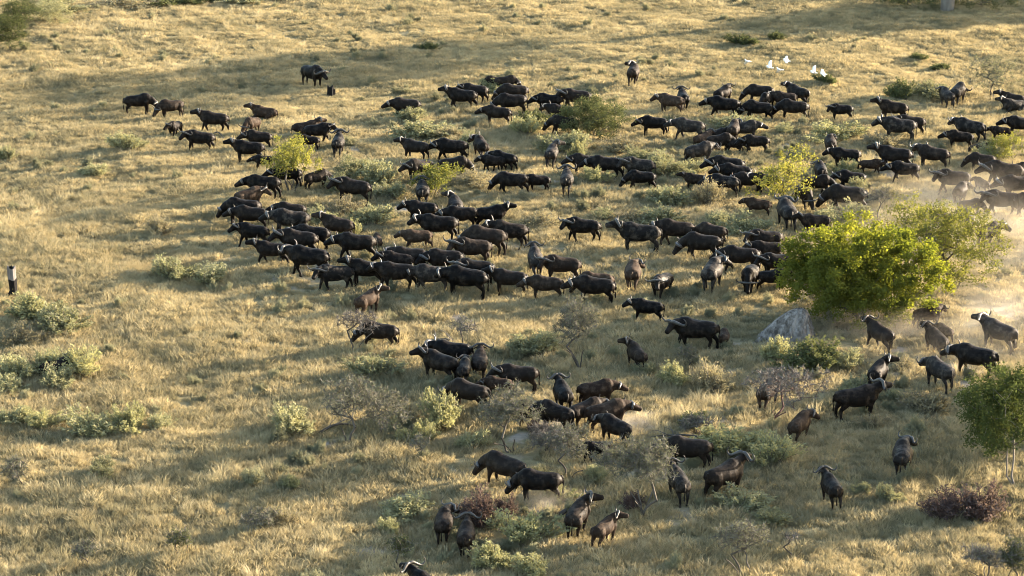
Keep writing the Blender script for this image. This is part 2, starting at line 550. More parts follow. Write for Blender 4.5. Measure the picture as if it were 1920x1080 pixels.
# ------------------------------------------------------------------ plants
def leaf_cards(C, D, length, width, r, mat, name):
    """one small pointed leaf (four corners) at each centre C, pointing along D"""
    n = len(C)
    D = D / (np.linalg.norm(D, axis=1, keepdims=True) + 1e-9)
    R = r.normal(size=(n, 3))
    S = np.cross(D, R)
    S /= np.linalg.norm(S, axis=1, keepdims=True) + 1e-9
    l = (length * (0.6 + 0.8 * r.random(n)))[:, None]
    w = (width * (0.6 + 0.8 * r.random(n)))[:, None]
    V = np.stack([C - D * l / 2, C + S * w / 2, C + D * l / 2, C - S * w / 2], 1).reshape(-1, 3)
    F = np.arange(n * 4).reshape(-1, 4)
    return mesh_arrays(name, V, [F], mat, False)

def shrub_meshes(kind, r):
    """unit shrub: about 1 m wide and 1 m high, a fan of leafy shoots"""
    mat, nst, per, ll, lw, low = {
        'sage': (L_SAGE, 90, 46, 0.085, 0.030, 0.25), 'lime': (L_LIME, 80, 46, 0.085, 0.032, 0.3),
        'tan': (L_TAN, 90, 34, 0.085, 0.022, 0.3), 'olive': (L_OLIVE, 85, 48, 0.080, 0.040, 0.2),
        'red': (L_RED, 95, 34, 0.065, 0.030, 0.15)}[kind]
    stems = Build()
    C, D = [], []
    lobes = [(r.normal(0, 0.20), r.normal(0, 0.20), 0.55 + 0.5 * r.random()) for _ in range(6)]
    for s in range(nst):
        lx, ly, lh = lobes[s % 6]
        a = r.random() * 2 * math.pi
        q = math.sqrt(r.random())
        tip = np.array([lx + 0.34 * q * math.cos(a), ly + 0.34 * q * math.sin(a), lh * (1.0 - 0.5 * q * q) * (0.7 + 0.4 * r.random())])
        base = np.array([lx * 0.3 + r.normal(0, .05), ly * 0.3 + r.normal(0, .05), -0.03])
        mid = base * 0.4 + tip * 0.6 + np.array([r.normal(0, .03), r.normal(0, .03), -0.02])
        P = catmull([base, mid, tip], 3)
        stems.add(tube(P, np.linspace(0.010, 0.004, len(P)), segs=3, cap=False))
        t = low + (1 - low) * r.random(per) ** 0.8
        idx = t * (len(P) - 1)
        i0 = np.minimum(idx.astype(int), len(P) - 2)
        c = P[i0] + (P[i0 + 1] - P[i0]) * (idx - i0)[:, None] + r.normal(0, 0.035, (per, 3))
        d = (tip - base)[None, :] * 0.8 + r.normal(0, 0.45, (per, 3)) + np.array([0, 0, 0.25])
        C.append(c)
        D.append(d)
    C, D = np.vstack(C), np.vstack(D)
    C[:, 2] = np.maximum(C[:, 2], 0.02)
    return (stems.mesh("shrub_stems", M_TWIGR if kind == 'red' else M_TWIG),
            leaf_cards(C, D, ll, lw, r, mat, "shrub_foliage"))

SHRUB = {k: [shrub_meshes(k, rng) for _ in range(n)] for k, n in (('sage', 5), ('lime', 3), ('tan', 3), ('olive', 3), ('red', 2))}
_shrub_count = [0]

def shrub(px, py, wpx, hpx, kind, label, cat="shrub", group="shrubs on the plain", name="shrub"):
    p = ground(px, py)
    s = px_per_m(py)
    e = link(name, None, None, p)
    e.empty_display_size = 0.2
    w, h = wpx / s, hpx / s
    w = max(0.4, w)
    h = min(h, w * 1.15) * 0.95
    e.scale = (w, w * 0.85, max(0.3, h))
    e.rotation_euler = (0, 0, random.random() * 6.28)
    tag(e, label, cat, group)
    st, fo = SHRUB[kind][_shrub_count[0] % len(SHRUB[kind])]
    _shrub_count[0] += 1
    link("stem", st, e)["kind"] = "stuff"
    link("foliage", fo, e)["kind"] = "stuff"
    return e

def grow(attr, base, r, trunk_h, trunk_r, lean=(0, 0), twig_r=0.008, wander=0.06, stems=1, power=2.2, splay=0.5):
    """connects every point of attr to the growing skeleton; radii follow how much each limb carries"""
    pos, par = [], []
    for k in range(stems):
        off = np.array([r.normal(0, .12) if stems > 1 else 0, r.normal(0, .12) if stems > 1 else 0, 0])
        ln = np.array([lean[0] + (r.normal(0, splay) if stems > 1 else 0), lean[1] + (r.normal(0, splay) if stems > 1 else 0), 0])
        n = 6
        for i in range(n):
            t = i / (n - 1)
            if k and not i: continue
            if i == 0: off0, off = off, np.zeros(3)
            elif k == 0 and i == 1: off = off0
            pos.append(base + off + ln * trunk_h * t * t + np.array([r.normal(0, .02), r.normal(0, .02), -0.1 + (trunk_h + .1) * t]))
            par.append((0 if i == 1 else len(pos) - 2) if i else -1)
    nst = len(pos)
    top = base + np.array([lean[0] * trunk_h, lean[1] * trunk_h, trunk_h])
    order = np.argsort(np.linalg.norm(attr - top, axis=1))
    first = [i for i in range(len(pos)) if pos[i][2] - base[2] > trunk_h * 0.55]
    cand = list(first)
    tips = []
    for k in order:
        a = attr[k]
        Pn = np.array([pos[i] for i in cand])
        d = np.linalg.norm(Pn - a, axis=1) + 0.35 * np.maximum(0, Pn[:, 2] - a[2])
        j = cand[int(np.argmin(d))]
        p0 = pos[j]
        L = np.linalg.norm(a - p0)
        ns = max(1, int(L / 0.35))
        last = j
        for i in range(1, ns + 1):
            t = i / ns
            q = p0 * (1 - t) + a * t + (r.normal(0, wander, 3) * L * 0.5 if i < ns else 0)
            q = q + np.array([0, 0, 0.10 * L * math.sin(math.pi * t)])
            pos.append(q)
            par.append(last)
            last = len(pos) - 1
            cand.append(last)
        tips.append(last)
    pos = np.array(pos)
    par = np.array(par)
    load = np.zeros(len(pos))
    for t in tips: load[t] += 1
    for i in range(len(pos) - 1, -1, -1):
        if par[i] >= 0: load[par[i]] += load[i]
    load[:nst] = np.maximum(load[:nst], 0.3 * load.max())
    rad = twig_r * np.maximum(load, 0.5) ** (1 / power)
    mx = rad.max()
    rad = np.maximum(twig_r * 0.6, rad * (trunk_r / mx)) if mx > trunk_r else np.maximum(twig_r * .6, rad * (0.4 + 0.6 * (rad / mx)) * 1.0)
    if mx < trunk_r: rad = np.maximum(rad, trunk_r * (rad / rad.max()) ** 1.0)
    return pos, par, rad

def skeleton_mesh(pos, par, rad, mat, name, segs=5):
    i = np.where(par >= 0)[0]
    A, B = pos[par[i]], pos[i]
    ra, rb = np.minimum(rad[par[i]], rad[i] * 1.6), rad[i]
    T = B - A
    T /= np.linalg.norm(T, axis=1, keepdims=True) + 1e-9
    R = np.where(np.abs(T[:, 2:3]) > 0.9, np.array([[1.0, 0, 0]]), np.array([[0, 0, 1.0]]))
    S = np.cross(R, T)
    S /= np.linalg.norm(S, axis=1, keepdims=True) + 1e-9
    U = np.cross(T, S)
    a = np.linspace(0, 2 * math.pi, segs, endpoint=False)
    ca, sa = np.cos(a)[None, :, None], np.sin(a)[None, :, None]
    B = B + T * (rb * 0.3)[:, None]
    VA = A[:, None] + (S[:, None] * ca + U[:, None] * sa) * ra[:, None, None]
    VB = B[:, None] + (S[:, None] * ca + U[:, None] * sa) * rb[:, None, None]
    V = np.concatenate([VA, VB], 1).reshape(-1, 3)
    b = np.arange(len(i))[:, None, None] * (2 * segs)
    j = np.arange(segs)
    k = (j + 1) % segs
    F = (b + np.stack([j, k, k + segs, j + segs], -1)[None]).reshape(-1, 4)
    return mesh_arrays(name, V, [F], mat, True)

def crown_points(n, lobes, r, hollow=0.5):
    """points spread through a set of lobes (cx, cy, cz, rx, ry, rz)"""
    out = []
    vol = np.array([l[3] * l[4] * l[5] for l in lobes])
    pick = r.choice(len(lobes), n, p=vol / vol.sum())
    for k in pick:
        cx, cy, cz, rx, ry, rz = lobes[k]
        d = r.normal(size=3)
        d /= np.linalg.norm(d)
        q = hollow + (1 - hollow) * r.random() ** 0.5
        out.append((cx + d[0] * rx * q, cy + d[1] * ry * q, max(0.12, cz + d[2] * rz * q)))
    return np.array(out)

def rand_lobes(n, w, h, base_h, r, d=None, lo=0.28, hi=0.42):
    d = d or w
    L = []
    for i in range(n):
        a = 2 * math.pi * i / n + r.normal(0, .3)
        q = 0.0 if i == 0 else 0.62 * (0.6 + 0.5 * r.random())
        s = lo + (hi - lo) * r.random()
        cz = base_h + (h - base_h) * (0.62 if i == 0 else 0.30 + 0.42 * r.random())
        L.append((q * w / 2 * math.cos(a), q * d / 2 * math.sin(a), cz, s * w, s * d, min((h - cz) * 0.98, s * (h - base_h) * 1.05)))
    return L

def tree(px, py, lobes, nclump, per, spread, leaf, lmat, trunk_h, trunk_r, label, cat="tree", name="tree", stems=1, bark=None, lean=(0, 0), twig=0.008, hollow=0.55,
         group=None, loc=None, wander=0.06, rz=0.0, splay=0.5):
    p = loc if loc is not None else ground(px, py)
    e = link(name, None, None, p)
    e.empty_display_size = 0.3
    e.rotation_euler = (0, 0, rz)
    tag(e, label, cat, group)
    A = crown_points(nclump, lobes, rng, hollow)
    pos, par, rad = grow(A, np.zeros(3), rng, trunk_h, trunk_r, lean, twig, wander, stems, splay=splay)
    link("trunk", skeleton_mesh(pos, par, rad, bark or M_BARK, "trunk"), e)
    cw = np.repeat(A, per, axis=0) + rng.normal(0, spread, (len(A) * per, 3)) * np.array([1, 1, 0.8])
    cw[:, 2] = np.maximum(cw[:, 2], 0.06)
    ctr = A.mean(0)
    D = (cw - ctr) * 0.25 + rng.normal(0, 0.8, cw.shape) + np.array([0, 0, -0.1])
    link("crown", leaf_cards(cw, D, leaf[0], leaf[1], rng, lmat, "crown"), e)["kind"] = "stuff"
    return e

def thorn_tree(px, py, wpx, hpx, label, crown_lo=0.42, n=130, twigs=12, leafn=5, stems=2, lean=(0, 0), lmat=None, bmat=None, name="thorn_tree", cat="thorn tree", flat=0.75, leafsz=(0.06, 0.03), skew=(0, 0), tw=0.22):
    """open acacia: thin forking limbs, a haze of fine twigs, sparse small leaves"""
    p = ground(px, py)
    s = px_per_m(py)
    w, h = wpx / s, hpx / s / 0.95
    e = link(name, None, None, p)
    e.empty_display_size = 0.3
    tag(e, label, cat, "thorn trees among the herd")
    n, twigs = int(n * 1.25), int(twigs * 1.4)
    L = rand_lobes(6, w, h, h * crown_lo, rng, w * 0.9, 0.26, 0.36)
    L = [(a + skew[0], b + skew[1], c, d, f, g * flat) for a, b, c, d, f, g in L]
    A = crown_points(n, L, rng, 0.25)
    A[:, 2] = np.minimum(A[:, 2], h)
    pos, par, rad = grow(A, np.zeros(3), rng, h * crown_lo * 0.9, 0.014 + 0.010 * h, lean, 0.009, 0.09, stems)
    link("trunk", skeleton_mesh(pos, par, rad, bmat or M_BARK, "trunk"), e)
    m = len(A) * twigs
    C = np.repeat(A, twigs, axis=0)
    D = rng.normal(0, 1, (m, 3)) + np.array([0, 0, 0.3])
    D /= np.linalg.norm(D, axis=1, keepdims=True)
    l = tw * (0.4 + rng.random(m))[:, None]
    S = np.cross(D, rng.normal(size=(m, 3)))
    S /= np.linalg.norm(S, axis=1, keepdims=True) + 1e-9
    wv = 0.011
    V = np.stack([C - S * wv, C + S * wv, C + D * l + S * wv * 0.4, C + D * l - S * wv * 0.4], 1).reshape(-1, 3)
    link("twigs", mesh_arrays("twigs", V, [np.arange(m * 4).reshape(-1, 4)], M_TWIG, False), e)["kind"] = "stuff"
    if leafn:
        sel = np.repeat(np.arange(m), leafn)
        sel = sel[rng.random(len(sel)) < 0.7]
        t = rng.random(len(sel))[:, None]
        LC = C[sel] + D[sel] * l[sel] * t + rng.normal(0, 0.03, (len(sel), 3))
        link("crown", leaf_cards(LC, rng.normal(size=LC.shape), leafsz[0], leafsz[1], rng, lmat or L_THORN, "crown"), e)["kind"] = "stuff"
    return e

R_ = rng
# --- broad trees and leafy bushes
tree(1610, 602, rand_lobes(10, 7.4, 5.5, 0.1, R_, 6.6, 0.24, 0.36) + [(-2.0, 0, 1.3, 1.7, 1.8, 1.3), (1.8, -.3, 1.4, 1.7, 1.8, 1.4), (0, -1.2, 1.1, 2.4, 1.6, 1.1), (-2.9, .2, 2.4, .9, 1.2, 1.0), (2.6, 0, 2.6, 1.2, 1.4, 1.2), (0.6, -2.0, 1.4, 1.7, 1.0, 1.2)],
     480, 130, 0.17, (0.135, 0.09), L_GREEN, 1.0, 0.16, "large dense green broadleaf tree beside the grey mound", stems=4, name="broadleaf_tree")
tree(1785, 548, rand_lobes(9, 6.0, 4.7, 0.4, R_, 4.8, 0.21, 0.31), 250, 44, 0.19, (0.115, 0.075), L_YELLOW, 1.1, 0.08, "airy yellow-green tree in the dust behind the large green tree", stems=4, name="broadleaf_tree")
tree(1700, 520, rand_lobes(5, 2.6, 4.6, 1.5, R_, 2.6, 0.24, 0.34), 70, 22, 0.18, (0.11, 0.07), L_YELLOW, 1.2, 0.05, "thin yellowish sapling rising between the large green tree and the airy tree", stems=2, name="sapling")
tree(1903, 908, rand_lobes(10, 4.8, 5.6, 1.2, R_, 4.2, 0.17, 0.28) + [(-1.3, -.3, 2.0, .8, .9, .7), (-1.7, 0, 3.2, .7, .8, .7), (0.2, -.8, 1.9, 1.0, .9, .7)], 240, 80, 0.16, (0.11, 0.07), L_DEEP, 2.0, 0.05, "slender green tree with pale thin stems at the right edge", stems=2, name="broadleaf_tree", bark=M_BARKP, splay=0.10)
tree(548, 360, rand_lobes(8, 3.6, 3.6, 0.2, R_, 3.2, 0.20, 0.30), 90, 38, 0.15, (0.12, 0.085), L_YELLOW, 0.7, 0.06, "bright yellow-green bush standing among buffaloes at the herd's far end", "bush", "leafy_bush", stems=4)
tree(822, 368, rand_lobes(6, 3.1, 1.9, 0.3, R_, 2.4, 0.24, 0.34), 70, 34, 0.15, (0.12, 0.085), L_YELLOW, 0.5, 0.04, "low yellow-leaved bush above a buffalo lying with raised head", "bush", "leafy_bush", stems=4)
tree(1470, 388, rand_lobes(9, 4.5, 3.6, 0.4, R_, 3.8, 0.18, 0.28), 105, 30, 0.16, (0.12, 0.08), L_YELLOW, 0.8, 0.06, "airy yellow-green bush hiding several buffaloes above the large green tree", "bush", "leafy_bush", stems=5)
tree(1117, 258, rand_lobes(8, 4.1, 2.6, 0.1, R_, 3.6, 0.26, 0.36), 190, 80, 0.17, (0.10, 0.06), L_OLIVE, 0.5, 0.07, "dense dark olive bush with buffaloes half hidden behind it", "bush", "leafy_bush", stems=5)
tree(1893, 302, rand_lobes(6, 2.6, 1.7, 0.2, R_, 2.4, 0.24, 0.34), 60, 34, 0.15, (0.11, 0.075), L_YELLOW, 0.4, 0.04, "small yellow-green bush near the right edge among buffaloes", "bush", "leafy_bush", stems=4)
tree(18, 98, rand_lobes(6, 3.2, 3.0, 0.2, R_), 130, 60, 0.17, (0.10, 0.06), L_OLIVE, 0.5, 0.05, "rounded olive bush at the upper left edge", "bush", "leafy_bush", stems=4)
tree(45, 52, rand_lobes(6, 3.8, 2.4, 0.2, R_), 120, 60, 0.17, (0.10, 0.06), L_OLIVE, 0.5, 0.05, "low green bush with dark stems in the upper left corner", "bush", "leafy_bush", stems=4)
tree(100, 44, rand_lobes(6, 3.0, 2.0, 0.2, R_), 90, 60, 0.17, (0.10, 0.06), L_SAGE, 0.5, 0.05, "grey-green bush beside the green one in the upper left corner", "bush", "leafy_bush", stems=4)
# trees whose feet stand at or beyond the edge of the picture; their shade lies across the plain
tree(1775, 20, rand_lobes(10, 15, 17, 7.0, R_, 14, 0.24, 0.34), 300, 60, 0.5, (0.30, 0.21), L_GREEN, 6.5, 0.62, "big tree with thick grey trunk at the top right", stems=1, bark=M_BARKP, twig=0.02)
tree(0, 0, rand_lobes(9, 13, 12, 3.2, R_, 12, 0.24, 0.34), 340, 120, 0.45, (0.30, 0.20), L_GREEN, 3.2, 0.5, "tall spreading tree whose shade crosses the upper right grass", stems=1, twig=0.02, loc=Vector((64, 216, 0)))
tree(0, 0, rand_lobes(8, 8.5, 8.0, 0.8, R_, 8, 0.24, 0.34), 300, 120, 0.34, (0.24, 0.16), L_GREEN, 1.2, 0.2, "bushy tree past the right edge that shades the lower right", stems=3, loc=Vector((33.5, 104, 0)))
tree(0, 0, rand_lobes(7, 9, 8, 1.6, R_, 8, 0.24, 0.34), 200, 100, 0.34, (0.22, 0.15), L_OLIVE, 2.0, 0.3, "round tree beyond the upper edge whose shade darkens the left corner", stems=2, loc=Vector((-2, 247, 0)))
for bx, by, bw, lb in ((1702, 13, 120, "dark thicket at the top edge left of the thick trunk"), (1838, 15, 110, "dark low bush at the top edge right of the thick trunk"), (1690, -14, 130, "shaded bush behind the dark thicket at the top edge"),
                       (1880, -10, 140, "shaded bush behind the thick trunk at the top right corner")):
    sc_ = bw / 20
    tree(bx, by, rand_lobes(6, sc_, sc_ * 0.5, 0.1, R_), 80, 60, 0.22, (0.13, 0.08), L_OLIVE, 0.5, 0.06, lb, "bush", "leafy_bush", stems=4)

# --- thorn trees, saplings and dead wood
thorn_tree(1088, 692, 112, 132, "upright thorn tree with forked trunk and flat twiggy crown mid picture", 0.38, 190, 9, 4, 3, flat=0.95)
thorn_tree(663, 662, 78, 84, "slim bare thorn sapling in front of the lone black buffalo", 0.5, 70, 12, 0, 2, skew=(0.35, 0))
thorn_tree(652, 830, 95, 145, "tall wispy grey thorn tree at the left of the lower group", 0.25, 120, 8, 4, 2)
thorn_tree(715, 818, 125, 95, "leaning brown thorn bush with a pale green top", 0.15, 130, 8, 4, 3, lean=(0.5, 0), name="thorn_bush", cat="thorn bush", skew=(0.2, 0))
thorn_tree(958, 850, 125, 135, "grey-green thorn tree in front of the crowded lower group", 0.28, 190, 9, 5, 3)
thorn_tree(1068, 895, 105, 105, "small twiggy thorn tree left of the dark calf", 0.35, 130, 9, 4, 2)
thorn_tree(1205, 968, 165, 155, "largest thorn tree, many stems, in front of the lower buffaloes", 0.28, 260, 9, 5, 5)
thorn_tree(1445, 800, 150, 125, "dead brown thorn tree leaning over a brown buffalo", 0.28, 170, 11, 0, 4, lean=(0.35, 0), skew=(0.7, 0), bmat=M_TWIGR)
thorn_tree(1395, 1085, 100, 118, "pale grey thorn sapling at the bottom edge", 0.4, 110, 9, 3, 3)
thorn_tree(1482, 1048, 40, 60, "small dead thorny stem beside the pale grey sapling", 0.4, 16, 5, 0, 2, name="dead_sapling", cat="sapling")
thorn_tree(1842, 1095, 85, 80, "low bare thorn bush at the bottom right edge", 0.35, 90, 9, 1, 3, name="thorn_bush", cat="thorn bush")
thorn_tree(1905, 1092, 70, 85, "dark leafy thorn bush in the bottom right corner", 0.3, 90, 9, 5, 3, lmat=L_OLIVE, name="thorn_bush", cat="thorn bush")
thorn_tree(868, 655, 50, 62, "leafless sapling above the fallen branch", 0.4, 34, 7, 0, 1, name="dead_sapling", cat="sapling")
thorn_tree(1862, 186, 105, 82, "round grey-green thorn bush at the upper right edge", 0.15, 150, 8, 6, 4, lmat=L_SAGE, name="thorn_bush", cat="thorn bush")
thorn_tree(1645, 428, 70, 80, "thin dark bare sapling behind the large green tree", 0.45, 40, 8, 1, 1, name="dead_sapling", cat="sapling")
thorn_tree(1030, 845, 70, 50, "pale tangle of dead twigs in front of a black buffalo's rump", 0.1, 90, 10, 0, 4, name="dead_bush", cat="dead bush", tw=0.3)
thorn_tree(340, 1040, 42, 52, "small dark sapling in the lower left grass", 0.3, 40, 7, 6, 2, lmat=L_OLIVE, name="sapling", cat="sapling")
thorn_tree(163, 1062, 46, 46, "small thorny sapling at the bottom left", 0.3, 40, 7, 5, 2, name="sapling", cat="sapling")
thorn_tree(488, 1000, 70, 48, "brownish thorn bush low in the lower left grass", 0.15, 60, 8, 4, 3, name="thorn_bush", cat="thorn bush")
thorn_tree(752, 1058, 40, 52, "dark little sapling beside the sandy patch at the bottom", 0.3, 40, 7, 7, 2, lmat=L_OLIVE, name="sapling", cat="sapling")
thorn_tree(790, 860, 50, 45, "tiny sapling in the open grass left of the two charging buffaloes", 0.3, 30, 6, 4, 1, name="sapling", cat="sapling")
thorn_tree(30, 905, 50, 50, "small dark thorn bush at the lower left edge", 0.2, 50, 8, 4, 2, name="thorn_bush", cat="thorn bush")
thorn_tree(1310, 815, 70, 40, "brown dead bush at the end of the long fallen limb", 0.1, 70, 9, 1, 4, name="dead_bush", cat="dead bush")
thorn_tree(1290, 690, 40, 45, "thin twiggy sapling in the shade mid right", 0.3, 36, 7, 5, 2, name="sapling", cat="sapling")

def fallen(p0, p1, r0, label, nb=5):
    a, b = ground(*p0), ground(*p1)
    e = link("fallen_branch", None, None, a)
    tag(e, label, "branch", "fallen branches")
    d = np.array(b - a)
    L = np.linalg.norm(d)
    path = catmull([np.zeros(3) + [0, 0, .08], d * .35 + [0, 0, .28], d * .7 + [0, 0, .22], d + [0, 0, .05]], 4)
    bl = Build()
    bl.add(tube(path, np.linspace(r0, r0 * .35, len(path)), segs=6))
    link("limb", bl.mesh("limb", M_BARK), e)
    for k in range(nb):
        q = path[2 + int(rng.integers(len(path) - 4))]
        t = q + d / L * (0.3 + rng.random() * .5) + np.array([rng.normal(0, .25), rng.normal(0, .25), 0.15 + rng.random() * .35])
        bb = Build()
        bb.add(tube(catmull([q, (q + t) / 2 + rng.normal(0, .05, 3), t], 3), np.linspace(r0 * .4, r0 * .12, 7), segs=4))
        link("side_branch", bb.mesh("side_branch", M_TWIG), e)

fallen((865, 650), (798, 642), 0.07, "fallen branch lying beside the leafless sapling")
fallen((1340, 832), (1215, 822), 0.06, "long thin fallen limb behind the black buffalo and thorn tree")
fallen((402, 252), (421, 262), 0.06, "short fallen branch behind a buffalo at the far left", 1)
fallen((600, 815), (668, 800), 0.07, "leaning grey dead limb at the foot of the wispy thorn tree")
fallen((1050, 968), (1120, 950), 0.09, "dark fallen limb behind the two buffaloes at the bottom", 4)
fallen((1665, 740), (1680, 722), 0.06, "short dead stub beside the tan bush near a walking buffalo", 1)
# ------------------------------------------------------------------ shrubs, one by one (pixel of the foot, width, height, kind, label)
SHRUBS = """
320 522 95 52 sage tallest sage shrub in the open grass left of the herd
392 532 95 40 sage low sage shrub joined to the tallest one left of herd
70 596 120 50 lime pale green shrub just right of the burnt post
110 618 110 60 sage broad grey-green shrub in front of the burnt post
40 640 80 40 tan dry brown shrub below the shrubs around the burnt post
32 706 90 52 sage sage shrub at the left edge beside the hidden buffalo
88 700 70 55 sage grey shrub touching the hidden lying buffalo on its left
152 705 90 62 lime leafy shrub just right of the hidden lying buffalo
18 735 70 40 sage small shrub at the left edge below the hidden buffalo
28 795 80 45 sage pale shrub at the left edge of the lower grass
70 800 70 42 lime yellowish shrub in the lower left cluster, second from the edge
130 790 80 42 tan dry tan shrub in the lower left cluster
185 815 110 60 sage broad sage shrub in the middle of the lower left cluster
245 805 80 58 lime upright shrub at the right end of lower left cluster
300 805 70 40 sage single sage shrub right of the lower left cluster
545 806 100 58 sage feathery grey-green shrub left of the wispy thorn tree
195 888 62 40 sage small isolated green shrub in the lower left grass
545 915 46 30 lime little pale shrub in the grass of the lower left
530 985 90 44 tan straw coloured shrub in the lower left grass
1000 662 105 55 sage rounded grey-green shrub left of the upright thorn tree
600 425 60 42 sage small shrub between two black buffaloes of the main group
640 402 80 42 tan dry shrub in front of the buffalo in tall grass
690 420 90 48 sage sage shrub right of the dry one, above the main group
655 448 50 40 lime pale shrub beside the brown calf in the main group
710 345 95 60 sage large sage shrub between the two yellow bushes
665 330 70 45 sage grey shrub left of the large sage between yellow bushes
740 372 70 36 sage low sage shrub right of buffalo in tall grass
762 226 66 34 sage shrub hiding the legs of the foremost upper buffalo
985 252 60 44 lime yellowish shrub below the black walking buffalo in upper group
1010 240 60 46 olive green shrub left of the dark olive bush
930 172 60 28 lime pale shrub hiding two buffaloes behind the upper group
1075 285 90 45 sage grey shrub below the dark olive bush
1040 285 70 40 sage sage shrub left below the dark olive bush
1160 285 80 40 tan brown dry shrub right below the dark olive bush
1112 345 46 40 lime small pale shrub right of the rear-view grey buffalo
1078 305 44 44 lime pale upright shrub beside the grey buffalo with turned head
1240 325 85 50 sage round pale shrub right of the three overlapping buffaloes
1205 300 60 30 sage low shrub above the round pale one right of centre
790 258 120 38 sage wide low sage shrub above the two leftward buffaloes
850 258 60 26 tan dry low shrub right of the wide sage one
885 345 90 30 tan low dry shrub beside the long-bodied walking buffalo
990 375 60 26 tan pale shrub at the hind feet of the long-bodied buffalo
1370 245 105 42 sage wide grey shrub hiding legs of buffaloes in upper right group
1575 262 110 38 lime pale shrub below the small lone black buffalo upper right
1255 385 100 50 sage broad grey shrub left of the buffalo peering from scrub
1335 385 66 62 tan upright straw shrub in front of a grey buffalo rump
1300 330 70 34 sage shrub above the buffalo peering from scrub
1290 450 60 34 sage shrub above the grazing buffalo right of centre
1240 415 90 34 sage low grey shrub behind the huge grey bull
1180 418 80 30 tan dry shrub behind the huge grey bull's head
1400 440 90 46 sage grey shrub in front of the small brown buffalo
1345 425 60 34 sage shrub left of the grey one under the airy bush
1450 455 60 36 tan pinkish dry shrub below the rear-view buffalo at airy bush
1600 420 120 46 sage pale broad shrub in front of the big bull near the tree
1550 425 66 44 sage shrub left of the pale broad one above the tree
1588 330 54 36 lime shrub in front of the long black buffalo upper right
1603 362 44 36 sage upright shrub hiding a black buffalo's belly above the tree
1660 372 60 34 tan dry shrub right of the upright one above the tree
1330 728 95 62 tan straw coloured feathery shrub in the mid right shade edge
1270 720 80 44 lime pale shrub left of the straw coloured feathery one
1360 845 150 66 lime large yellow-green shrub below the dead thorn tree
1440 868 110 60 lime yellow shrub right of the large yellow-green one
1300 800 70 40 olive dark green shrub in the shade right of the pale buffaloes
838 800 90 80 lime tall yellowish shrub below the black buffalo with low head
795 828 58 46 lime bright pale shrub left of the tall yellowish one
700 705 100 50 sage wide grey-green shrub in the grass above the leaning thorn
760 790 60 50 tan tan shrub between the leaning thorn and yellowish shrub
880 840 70 40 sage grey shrub at the foot of the grey-green thorn tree
765 968 110 52 sage sage shrub left of the red-brown bush
735 1000 50 36 lime small yellowish shrub left of two buffaloes at the bottom
975 1012 120 66 lime biggest lime shrub below the red-brown bush
925 1062 100 52 lime lime shrub at the bottom beside the biggest one
1005 1075 80 44 lime pale shrub at the bottom edge right of lime pair
1040 935 60 36 lime small pale shrub above the sandy scuffed patch
1388 955 120 52 sage broad sage shrub below the buffalo with raised head
1662 940 56 42 sage pale grey shrub left of the large red bush
1618 928 40 28 sage tiny grey shrub near the trotting rear-view buffalo
1440 978 90 40 sage low grey shrub in shade above the pale grey sapling
1535 700 130 74 olive dark green shrub just below the grey mound
1590 690 70 48 sage grey-green shrub right of the dark one below mound
1450 678 76 52 lime pale shrub at the left foot of the grey mound
1553 615 42 62 tan upright pale dry shrub right behind the grey mound
1600 740 66 36 sage low shrub above the long brown buffalo
1740 772 110 70 tan tan feathery shrub left of the slender right tree
1680 752 50 30 sage small shrub left of the tan feathery one
1690 692 60 32 tan dry shrub between dusty buffaloes right of the mound
1550 158 44 28 olive small green bush under the egrets
1690 188 60 44 olive green shrub left of the paired grey buffaloes
1745 182 90 36 sage wide grey shrub beside the paired grey buffaloes
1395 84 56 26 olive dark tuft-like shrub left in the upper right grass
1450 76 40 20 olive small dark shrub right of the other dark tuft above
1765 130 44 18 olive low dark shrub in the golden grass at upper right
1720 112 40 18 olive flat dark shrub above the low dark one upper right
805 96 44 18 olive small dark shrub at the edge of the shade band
12 300 46 36 sage green tuft of shrub at the left edge, upper half
232 280 66 40 sage sage shrub in the golden grass upper left
300 440 66 42 tan pale dry shrub in open grass left of grazing buffalo
170 330 60 30 sage small grey shrub in the golden grass far left
880 270 40 30 sage little shrub above the buffalo looking back
1120 900 60 40 sage grey shrub under the dark calf by the thorn trees
112 722 80 46 sage low grey shrub in front of the hidden lying buffalo
1215 705 50 30 sage small grey shrub right of the brown buffalo in shade
640 360 60 36 sage sage shrub above the buffalo in tall grass
1015 420 80 30 tan low dry shrub in the clearing left of horned buffalo
1130 410 60 26 sage small shrub above the gap between two bulls
1480 700 50 40 tan brown shrub beside the dead leaning thorn tree
1640 800 60 30 tan low tan shrub right below the long brown buffalo
1500 300 60 30 tan dry grass shrub above the airy yellow-green bush
1660 280 90 36 tan pale feathery shrub hiding the big bull's feet upper right
1470 250 50 26 sage grey shrub below the black pair upper right
1860 300 60 40 sage grey shrub in front of the half hidden young one right edge
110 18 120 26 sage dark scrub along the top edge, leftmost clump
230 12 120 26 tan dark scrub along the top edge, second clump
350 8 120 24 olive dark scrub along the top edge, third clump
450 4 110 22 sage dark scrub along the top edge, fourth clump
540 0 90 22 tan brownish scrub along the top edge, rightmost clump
"""
for ln in SHRUBS.strip().splitlines():
    f = ln.split(None, 5)
    if f[4] == 'skip': continue
    shrub(float(f[0]), float(f[1]), float(f[2]), float(f[3]), f[4], f[5])
shrub(908, 987, 115, 80, 'red', "red-brown leafless-looking bush left of the sandy scuffed patch", "bush", "red-brown bushes", "red_bush")
shrub(948, 972, 60, 56, 'red', "smaller red-brown bush joined to the one by the scuffed sand", "bush", "red-brown bushes", "red_bush")
shrub(1780, 976, 120, 62, 'red', "left one of the two big reddish bushes at lower right", "bush", "red-brown bushes", "red_bush")
shrub(1838, 972, 135, 82, 'red', "right and taller one of the two big reddish bushes at lower right", "bush", "red-brown bushes", "red_bush")
